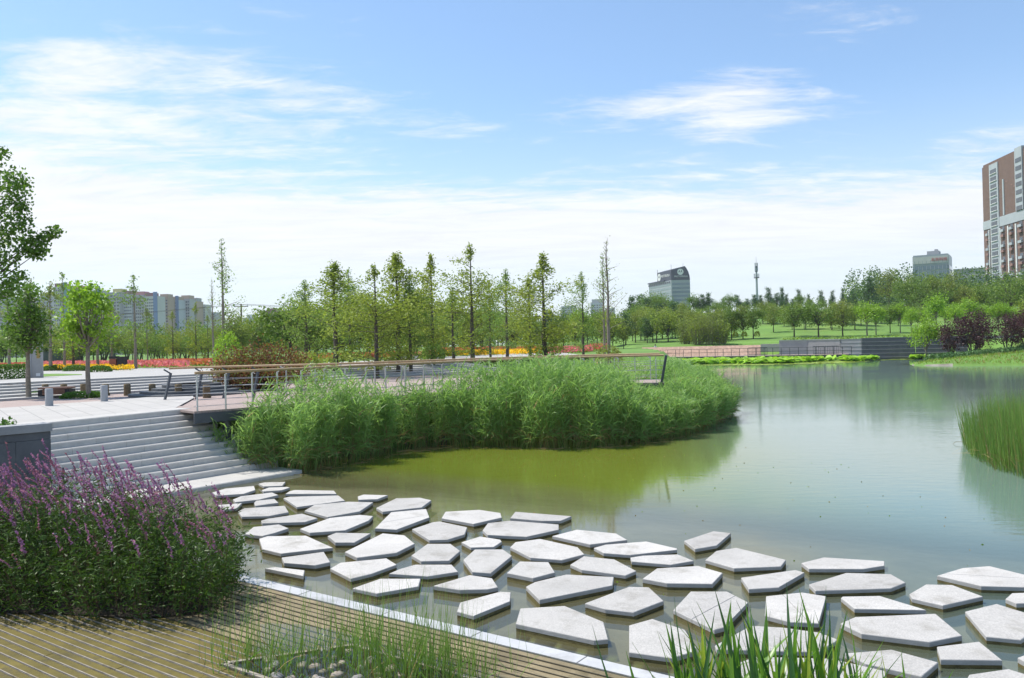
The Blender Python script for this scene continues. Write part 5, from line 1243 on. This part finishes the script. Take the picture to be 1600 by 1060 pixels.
def apartment(x0, x1, ytop, Y, wallm, blk, label, side=None, floors=18, cols=5, bw=(.1, .9), bh=6, name='apartment_tower', cat='building', rz=-.12):
    s = Y/F_PX; xc = (x0+x1)/2; X_ = (xc-800)*s; W = (x1-x0)*s; zr = EYE+(horizon(xc)-ytop)*s; zw = zr-bh*s; D = 16
    r = empty(name, (X_, Y, 0), R(math.degrees(rz)), label, cat)
    mb = MB(); mb.box((0, D/2, zw/2), (W, D, zw)); mb.box((0, D/2, zw+.35), (W+.4, D+.4, .7)); mb.build('wall', [M[wallm]], r)
    if blk:
        mb = MB(); b0_, b1_ = -W/2+W*bw[0], -W/2+W*bw[1]; mb.box(((b0_+b1_)/2, D/2, (zr+zw)/2+.35), (b1_-b0_, D*.7, zr-zw)); mb.build('roof_block', [M[blk]], r)
    if side:
        mb = MB(); mb.box((W*.5-W*.14, -.4, (zr+1)/2), (W*.28, 1.2, zr+1)); mb.build('stair_tower', [M[side]], r)
    mb = MB(); ww = W*(.70 if side else .94)/cols
    for f in range(floors):
        z = zw*(.04+.94*f/floors)
        for c in range(cols):
            xx = -W*.47+ww*(c+.5); mb.box((xx, -.06, z+zw/floors*.42), (ww*.62, .14, zw/floors*.52))
            if c % 2 == 0: mb.box((xx, -.35, z+zw/floors*.10), (ww*.8, .7, zw/floors*.16), 0, 1)
    o = mb.build('window', [M['win'], M['pale']], r); o['kind'] = 'stuff'
    return r
LS = 'tower block in the far left skyline'
apartment(84, 108, 443, 880, 'pale', 'c_maroon', 'tall '+LS+' with maroon roof block and teal side', 'c_teal', bw=(.0, .55))
apartment(110, 131, 447, 890, 'pale', 'c_salmon', LS+' with a salmon pink roof block')
apartment(133, 159, 449, 890, 'pale', None, LS+' with a dark teal side strip', 'c_teal')
apartment(161, 190, 452, 900, 'c_grey', 'c_yellow', LS+' with a yellow roof block', None, bw=(.52, 1.0))
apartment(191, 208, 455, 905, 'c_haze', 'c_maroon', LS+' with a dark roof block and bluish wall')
apartment(209, 226, 456, 905, 'c_grey', 'c_pink', LS+' with a pink roof block', None, bw=(.2, .95))
apartment(226, 248, 458, 900, 'pale', 'c_maroon', LS+' with white wall and a bright blue side', 'c_blue', bw=(.05, .6))
apartment(248, 264, 460, 930, 'c_tan', 'c_tan', LS+' with tan walls and a tan roof block')
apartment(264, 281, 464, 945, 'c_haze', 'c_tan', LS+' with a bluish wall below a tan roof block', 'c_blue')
apartment(281, 298, 462, 960, 'c_grey', 'c_tan', LS+' with grey wall below a broad tan roof block')
apartment(298, 309, 466, 975, 'c_tan', 'c_grey', 'narrow tan '+LS)
apartment(309, 322, 471, 990, 'pale', None, 'pale '+LS+' stepping down, second from its right end')
apartment(322, 337, 483, 1010, 'c_grey', None, 'lowest grey '+LS+' at its right end')
apartment(58, 84, 458, 900, 'c_haze', 'c_grey', 'grey '+LS+' at its left end behind the trees')
apartment(20, 56, 466, 900, 'pale', 'c_tan', 'pale '+LS+' behind the dark plaza tree')
apartment(-30, 18, 460, 890, 'c_grey', 'c_brick', 'grey '+LS+' behind the maple at the left edge')
apartment(407, 432, 483, 620, 'c_brick', 'c_brick', 'dark reddish block beside the power pole with plant on its roof', None, 9, 6, (.4, .8), 4, 'city_block')
apartment(434, 463, 485, 640, 'c_brick', 'c_grey', 'long grey brown block right of the dark reddish block', None, 9, 7, (.0, .35), 3, 'city_block')
apartment(380, 402, 492, 800, 'c_haze', 'white' and 'c_white', 'pale stepped block behind the power pole', None, 9, 5, (.2, .6), 6, 'city_block')
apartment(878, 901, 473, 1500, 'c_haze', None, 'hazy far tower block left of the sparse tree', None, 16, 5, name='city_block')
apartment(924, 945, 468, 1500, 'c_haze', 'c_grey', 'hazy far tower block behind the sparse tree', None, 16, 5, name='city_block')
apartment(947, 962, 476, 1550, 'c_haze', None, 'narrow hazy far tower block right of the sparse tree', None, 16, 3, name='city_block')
# office tower with emblem crown
C0 = np.array([135.5, 680.0]); ex = np.array([1.0, 0.0]); ev = np.array([-10.9, 47.0])/48.2; WR, WL, ZT = 15.8, 48.2, 53.6
ot = empty('office_tower', np.r_[C0, 0], 0, 'glass office tower with a dark curved crown carrying white round emblems', 'building')
def loc3(u, v, z): return np.r_[C0+ex*u+ev*v, z]
def offb(mb, nm, mm, par): return off(mb.build(nm, mm, par), par)
mb = MB(); mb.prism([C0, C0+ex*WR, C0+ex*WR+ev*WL, C0+ev*WL], 0, ZT, 0); offb(mb, 'wall', [M['spandrel']], ot)
nf = 15
for f in range(nf):
    z0, z1 = 2+(ZT-3)*f/nf, 2+(ZT-3)*(f+.58)/nf
    mb = MB(); e_ = .12; nl = np.array([-ev[1], ev[0]]); a, b, c = C0+ev*WL*.99+nl*e_, C0+ev*.8+nl*e_, C0
    mb.prism([C0+ev*.9+nl*e_, C0+ev*WL*.985+nl*e_, C0+ev*WL*.985-nl*.2, C0+ev*.9-nl*.2], z0, z1, 0, 0); offb(mb, 'glass_band', [M['glass_lit']], ot)
    mb = MB(); mb.prism([C0+ex*.7+[0, -e_], C0+ex*(WR-.3)+[0, -e_], C0+ex*(WR-.3)+[0, .2], C0+ex*.7+[0, .2]], z0, z1, 0, 0); offb(mb, 'glass_band', [M['glassb']], ot)  # darker bluish glass puts this face's shade into the colour
mb = MB(); mb.prism([C0+ev*12+nl*1.2, C0+ev*WL+nl*1.2, C0+ev*WL, C0+ev*12], ZT+.02, ZT+1.0); offb(mb, 'eave', [M['crown']], ot)
for k in range(12):
    p = C0+ev*(2+k*4)+nl*.5; mb = MB(); mb.prism([p, p+ev*2.4, p+ev*2.4-nl*.3, p-nl*.3], ZT-2.2, ZT-.7); offb(mb, 'window', [M['win']], ot)
prof = [(0, ZT+.05), (WR, ZT+.05), (15.4, 57.0), (14.4, 60.6), (13.0, 63.4), (11.6, 65.2), (6, 64.0), (0, 62.4)]
mb = MB(); n = len(prof); V = [loc3(u, -.25, z) for u, z in prof]+[loc3(u, 29, z-.2) for u, z in prof]
mb.add(V, [list(range(n)), ]); mb.add(V, [list(range(2*n-1, n-1, -1))]); mb.add(V, [(i, n+i, n+(i+1) % n, (i+1) % n) for i in range(n)]); cw = offb(mb, 'crown', [M['crown']], ot)
def disc_on(nm, c, ax, rad, m, par, nrm):
    mb = MB(); k = 28; V = [c+ax*rad*math.cos(i*6.283/k)+np.array([0, 0, 1])*rad*math.sin(i*6.283/k) for i in range(k)]; mb.add(V+[v+nrm*.3 for v in V], [tuple(range(k, 2*k))]); mb.add(V+[v+nrm*.3 for v in V], [(i, (i+1) % k, k+(i+1) % k, k+i) for i in range(k)])
    return offb(mb, nm, [m], par)
def emblem(c, ax, rad, par, nrm):
    mb = MB(); sh = [[(-.78, -.55), (-.38, .72), (-.06, -.30), (-.30, -.05), (-.42, .0), (-.56, -.1)], [(.78, -.55), (.38, .72), (.06, -.30), (.30, -.05), (.42, .0), (.56, -.1)]]
    for P in sh: mb.add([c+ax*rad*x+np.array([0, 0, rad*y])+nrm*.34 for x, y in P], [(0, 1, 5), (1, 4, 5), (1, 3, 4), (1, 2, 3)])
    return offb(mb, 'emblem', [M['crown']], par)
y_ = np.array([0, -1.0, 0]); cR = loc3(7.7, -.3, 60.4); disc_on('emblem_disc', cR, np.array([1.0, 0, 0]), 2.6, M['white'], ot, y_); emblem(cR, np.array([1.0, 0, 0]), 2.5, ot, y_)
nl3 = np.r_[nl, 0]; axl = -np.r_[ev, 0]; cL = loc3(0, 24.5, 57.8)+nl3*.05; disc_on('emblem_disc', cL, axl, 3.2, M['white'], ot, nl3); emblem(cL, axl, 3.1, ot, nl3)
def word_on(s, size, c, ang, par, m):
    me = text_mesh(s, size, .05); me.materials.clear(); me.materials.append(m); o = link('lettering', me, par, Vector(c)-Vector(par.location)); o.rotation_euler = (R(90), 0, ang); return o
word_on('MOTOROLA', 2.0, loc3(8.2, -.45, 56.6), 0, ot, M['white']); word_on('MOTOROLA', 3.1, loc3(0, 11.5, 58.2)+nl3*.15, math.atan2(-ev[1], -ev[0]), ot, M['white'])
mb = MB(); mb.tube([loc3(1, 2, 61), loc3(1, 2, 67)], .15, 5); mb.tube([loc3(12, 4, 64), loc3(12, 4, 68)], .12, 5); mb.tube([loc3(0, 28.5, 60), loc3(0, 28.5, 65)], .2, 5); offb(mb, 'mast', [M['darksteel']], ot)
# glass office block on the right
s = 430/F_PX; gx0 = (1429-800)*s; gw = 17.0; GH = EYE+(horizon(1455)-401)*s
gb = empty('glass_block', (gx0, 430, 0), R(-33), 'blue glass office block with a pale top band and red sign', 'building')
mb = MB(); mb.box((gw/2, 10, GH/2), (gw, 20, GH)); mb.box((gw/2, 10, GH+.3), (gw-.6, 19.4, .6)); mb.build('wall', [M['spandrel']], gb)
for f in range(13):
    mb = MB(); z = 2+(GH-7)*f/13; mb.box((gw/2, -.06, z+(GH-7)/26), (gw*.97, .2, (GH-7)/13*.66)); mb.build('glass_band', [M['glassb']], gb)
    mb = MB(); mb.box((gw+.06, 10, z+(GH-7)/26), (.2, 19, (GH-7)/13*.66)); mb.build('glass_band', [M['glassb']], gb)
for k in range(9):
    mb = MB(); mb.box((gw*(k+.5)/9, -.14, GH/2), (.22, .2, GH-5)); mb.build('mullion', [M['spandrel']], gb)
mb = MB(); mb.box((gw/2, -.05, GH-2.2), (gw*.98, .3, 3.6)); mb.build('top_band', [M['pale']], gb)
M['red'] = mat('red_sign', (.45, .04, .04), .5, .05)
wo_ = word_on('\u5317\u4eac\u79d1\u6280', 1.9, np.array([gx0, 430, 0]), 0, gb, M['red'])
wo_.location = (gw*.74, -.3, GH-2.3); wo_.rotation_euler = (R(90), 0, 0)
mb = MB(); mb.box((gw*.55, 9, GH+1.6), (gw*.34, 9, 2.4)); mb.box((gw*.62, 9, GH+3.2), (1.5, 3, 1.4)); mb.build('roof_plant', [M['c_grey']], gb)
mb = MB(); hw = EYE+(horizon(1515)-424)*s; mb.box((gw+9.5, 12, hw/2), (15, 18, hw)); mb.box((gw+9.5, 12, hw+.3), (15.6, 18.6, .6)); mb.build('wing', [M['c_grey']], gb)
for k in range(6):
    mb = MB(); mb.box((gw+9.5, 2.95, 3+hw*.15*k), (14, .2, hw*.08)); mb.build('glass_band', [M['glassb']], gb)
# brown apartment tower at the right edge
A0, B0_ = np.array([194.2, 330.0]), np.array([190.5, 300.0]); fd = (B0_-A0)/np.linalg.norm(B0_-A0); fnm = np.array([fd[1], -fd[0]]); fnm = fnm if fnm[0] < 0 else -fnm
def on_f(x): k = (x-800)/F_PX; return (k*A0[1]-A0[0])/(fd[0]-k*fd[1])
bt = empty('brown_tower', np.r_[A0, 0], 0, 'tall brown apartment tower with a pale window strip at the right edge', 'building'); ZB = 70.6
def fbox(nm, x0, x1, z0, z1, proud, m, back=1.0):
    u0, u1 = on_f(x0), on_f(x1); a, b = A0+fd*u0, A0+fd*u1; mb = MB(); mb.prism([a+fnm*proud, b+fnm*proud, b-fnm*back, a-fnm*back], z0, z1); return offb(mb, nm, [m], bt)
u1 = 62; mb = MB(); mb.prism([A0, A0+fd*u1, A0+fd*u1-fnm*20, A0-fnm*20], 0, ZB); mb.prism([A0-fnm*.3+fd*.3, A0+fd*(u1-.3)-fnm*.3, A0+fd*(u1-.3)-fnm*19.5, A0+fd*.3-fnm*19.5], ZB, ZB+.9); offb(mb, 'wall', [M['brownfac']], bt)
fbox('window_strip', 1553.5, 1567, 4, ZB-.4, .35, M['palefac'])
fbox('band', 1541.6, 1553.3, 45.0, 48.4, .22, M['palefac']); fbox('band', 1567.2, 1615, 44.6, 48.4, .22, M['palefac'])
fbox('bay', 1594.5, 1606, 48.5, ZB+1.4, .5, M['palefac']); fbox('pilaster', 1573.5, 1575.5, 48.5, 62.5, .3, M['palefac'])
for f in range(20):
    z = 67.2-2.97*f
    if z < 6: break
    w_ = fbox('window', 1555.5, 1564.5, z-.9, z+.75, .45, M['win'], .2); w2 = fbox('sill', 1555.0, 1565.2, z-1.15, z-.95, .7, M['white'], .1)
    if f < 7: fbox('window', 1596, 1605, z-.8, z+.8, .6, M['win'], .2)
    if f > 7:
        for (x0, x1) in ((1546.5, 1550), (1570, 1574.5), (1583, 1588), (1597, 1603)):
            fbox('balcony', x0, x1, z-1.2+(.9 if f % 2 else 0), z-.2+(.9 if f % 2 else 0), .75, M['c_brick'] if f % 2 else M['palefac'], .1)
            fbox('window', x0+.4, x1-.4, z-.1, z+1.0, .08, M['win'], .1)
for x0, x1, z0, z1 in ((1544.8, 1545.8, 4, 30), (1579.8, 1581.2, 22, 44), (1567.8, 1568.8, 8, 44), (1592, 1593.5, 12, 44), (1550.5, 1551.3, 22, 44.5)): fbox('pilaster', x0, x1, z0, z1, .4, M['white'])
for x in (1578, 1586, 1590): fbox('vent_line', x, x+2.5, 58+x % 5, 58.4+x % 5, .06, M['c_brick'])

# ------------------------------------------------------------------ mast, power pole, people
mY = 520; mp = np.array([(1184.5-800)/F_PX*mY, mY, 6.0]); tm_ = empty('radio_mast', mp, 0, 'slim grey radio mast with platforms rising above the hill trees', 'mast')
zt = lambda y: EYE+(horizon(1184)-y)*mY/F_PX-6.0
mb = MB(); mb.tube([(0, 0, 0), (0, 0, zt(433)), (0, 0, zt(416))], [.95, .62, .45], 10); mb.build('shaft', [M['spandrel']], tm_)
mb = MB(); mb.tube([(0, 0, zt(416)), (0, 0, zt(401))], [.12, .06], 6); mb.build('spire', [M['darksteel']], tm_)
for y, r_ in ((434, 1.75), (424, .95), (417, .95)):
    mb = MB(); mb.lathe([(.3, zt(y)-.35), (r_, zt(y)-.3), (r_, zt(y)+.2), (.3, zt(y)+.25)], 12); mb.build('platform', [M['darksteel']], tm_)
    for k in range(5):
        a = k*1.2566; mb = MB(); mb.box((math.cos(a)*r_*.9, math.sin(a)*r_*.9, zt(y)+1.4), (.28, .28, 2.3), a); mb.build('antenna', [M['spandrel']], tm_)
pp = spot(378, 150); pl_ = empty('power_pole', pp, 0, 'wooden power pole with crossarm above the shrubs at the left', 'pole'); ph = Htop(475, 378, 150, pp[2])
mb = MB(); mb.tube([(0, 0, -.2), (0, 0, ph)], [.22, .15], 8); mb.build('shaft', [M['oldwood']], pl_)
mb = MB(); mb.beam((-1.3, 0, ph-.5), (1.3, 0, ph-.5), .14, .14); mb.build('crossarm', [M['oldwood']], pl_)
for x in (-1.2, 0, 1.2): mb = MB(); mb.lathe([(.09, ph-.42), (.10, ph-.25), (.05, ph-.1)], 8, (x, 0, 0)); mb.build('insulator', [M['white']], pl_)
for x in (-1.2, 1.2):
    mb = MB(); mb.tube([(x-40, 6, ph-1.3), (x-20, 3, ph-1.1), (x, 0, ph-.1)], .03, 3); mb.tube([(x, 0, ph-.1), (x+12, 2, ph-.9), (x+26, 5, ph-.9)], .03, 3); mb.build('wire', [M['black']], pl_)
def person(pos, rz, shirt, label):
    r = empty('person', pos, rz, label, 'person')
    me = bpy.data.meshes.new('body'); V = [(0, 0, .95), (0, 0, 1.15), (0, .01, 1.38), (0, .01, 1.50), (0, .015, 1.60), (0, .02, 1.70), (.10, 0, .90), (.11, .03, .50), (.11, -.02, .07), (.11, .12, .03), (-.10, 0, .90), (-.11, -.05, .50), (-.11, -.12, .07), (-.11, 0, .03),
         (.19, 0, 1.40), (.24, -.03, 1.12), (.23, .06, .88), (.23, .09, .78), (-.19, 0, 1.40), (-.24, .02, 1.12), (-.23, .10, .90), (-.23, .13, .80)]
    Ed = [(0, 1), (1, 2), (2, 3), (3, 4), (4, 5), (0, 6), (6, 7), (7, 8), (8, 9), (0, 10), (10, 11), (11, 12), (12, 13), (2, 14), (14, 15), (15, 16), (16, 17), (2, 18), (18, 19), (19, 20), (20, 21)]
    me.from_pydata(V, Ed, []); o = link('body', me, r); o.modifiers.new('Skin', 'SKIN')
    rad = [.15, .145, .155, .06, .095, .085, .095, .065, .045, .04, .095, .065, .045, .04, .06, .045, .036, .034, .06, .045, .036, .034]
    for i, k in enumerate(rad): me.skin_vertices[0].data[i].radius = (k*1.05, k*.85)
    me.skin_vertices[0].data[0].use_root = True
    sb2 = o.modifiers.new('Subdivision', 'SUBSURF'); sb2.levels = 1; sb2.render_levels = 1
    dg = bpy.context.evaluated_depsgraph_get(); dg.update(); m2 = bpy.data.meshes.new_from_object(o.evaluated_get(dg)); o.modifiers.clear(); o.data = m2
    m2.materials.clear()
    for q_ in (mat('skin', (.42, .26, .19), .6), shirt, M['black']): m2.materials.append(q_)
    for p in m2.polygons: z = p.center.z; x = abs(p.center.x); p.material_index = 0 if (z > 1.5 or (x > .19 and z < 1.05)) else (1 if z > .93 else 2)
    mb = MB(); mb.lathe([(.10, 1.66), (.105, 1.73), (.07, 1.80), (.001, 1.815)], 10, (0, .01, 0)); mb.build('hair', [M['black']], r)
    return r
gp_ = lambda x, Y: np.array([(x-800)/F_PX*Y, Y, gz((x-800)/F_PX*Y, Y)])
person(gp_(1020, 129), R(160), M['black'], 'person in dark clothes standing beyond the far boardwalk, left of the pair')
person(gp_(1023.5, 129.4), R(200), M['white'], 'person in a pale shirt standing beyond the far boardwalk, right of the pair')

# ------------------------------------------------------------------ air
HAZE = 0.00016
hz = MB(); hz.box((0, 800, 45), (3400, 1720, 94)); ho = hz.build('haze', [])
hm = bpy.data.materials.new('haze'); hm.use_nodes = True; t = hm.node_tree; t.nodes.clear()
pv = t.nodes.new('ShaderNodeVolumePrincipled'); pv.inputs['Color'].default_value = (.86, .92, 1.0, 1); pv.inputs['Density'].default_value = HAZE; pv.inputs['Anisotropy'].default_value = .25
t.links.new(pv.outputs[0], t.nodes.new('ShaderNodeOutputMaterial').inputs['Volume'])
ho.data.materials.clear(); ho.data.materials.append(hm); tag(ho, 'thin summer haze over the lake and the city', None, None, 'stuff')

# floating bits on the water
mb = MB(); n = 170; q = in_poly(n, np.array([at(x, y, 0)[:2] for x, y in ((420, 750), (1150, 690), (1560, 760), (1600, 880), (1100, 1030), (420, 890))])); sl = [np.array([at(x, y, 0)[:2] for x, y in px]) for px in SLABS]
ok = np.ones(len(q), bool)
for P in sl: ok &= ~inside(q, P)
q = q[ok]; mb.leaves(np.c_[q, np.full(len(q), .004)], .035, RNG.integers(0, 2, len(q)), .7, dirs=np.c_[RNG.normal(size=(len(q), 2)), np.zeros(len(q))], flat=1.0)
tag(mb.build('floating_debris', [L['reed_dry'], L['lime']]), 'scattered small leaves floating on the water between the slabs', None, None, 'stuff')
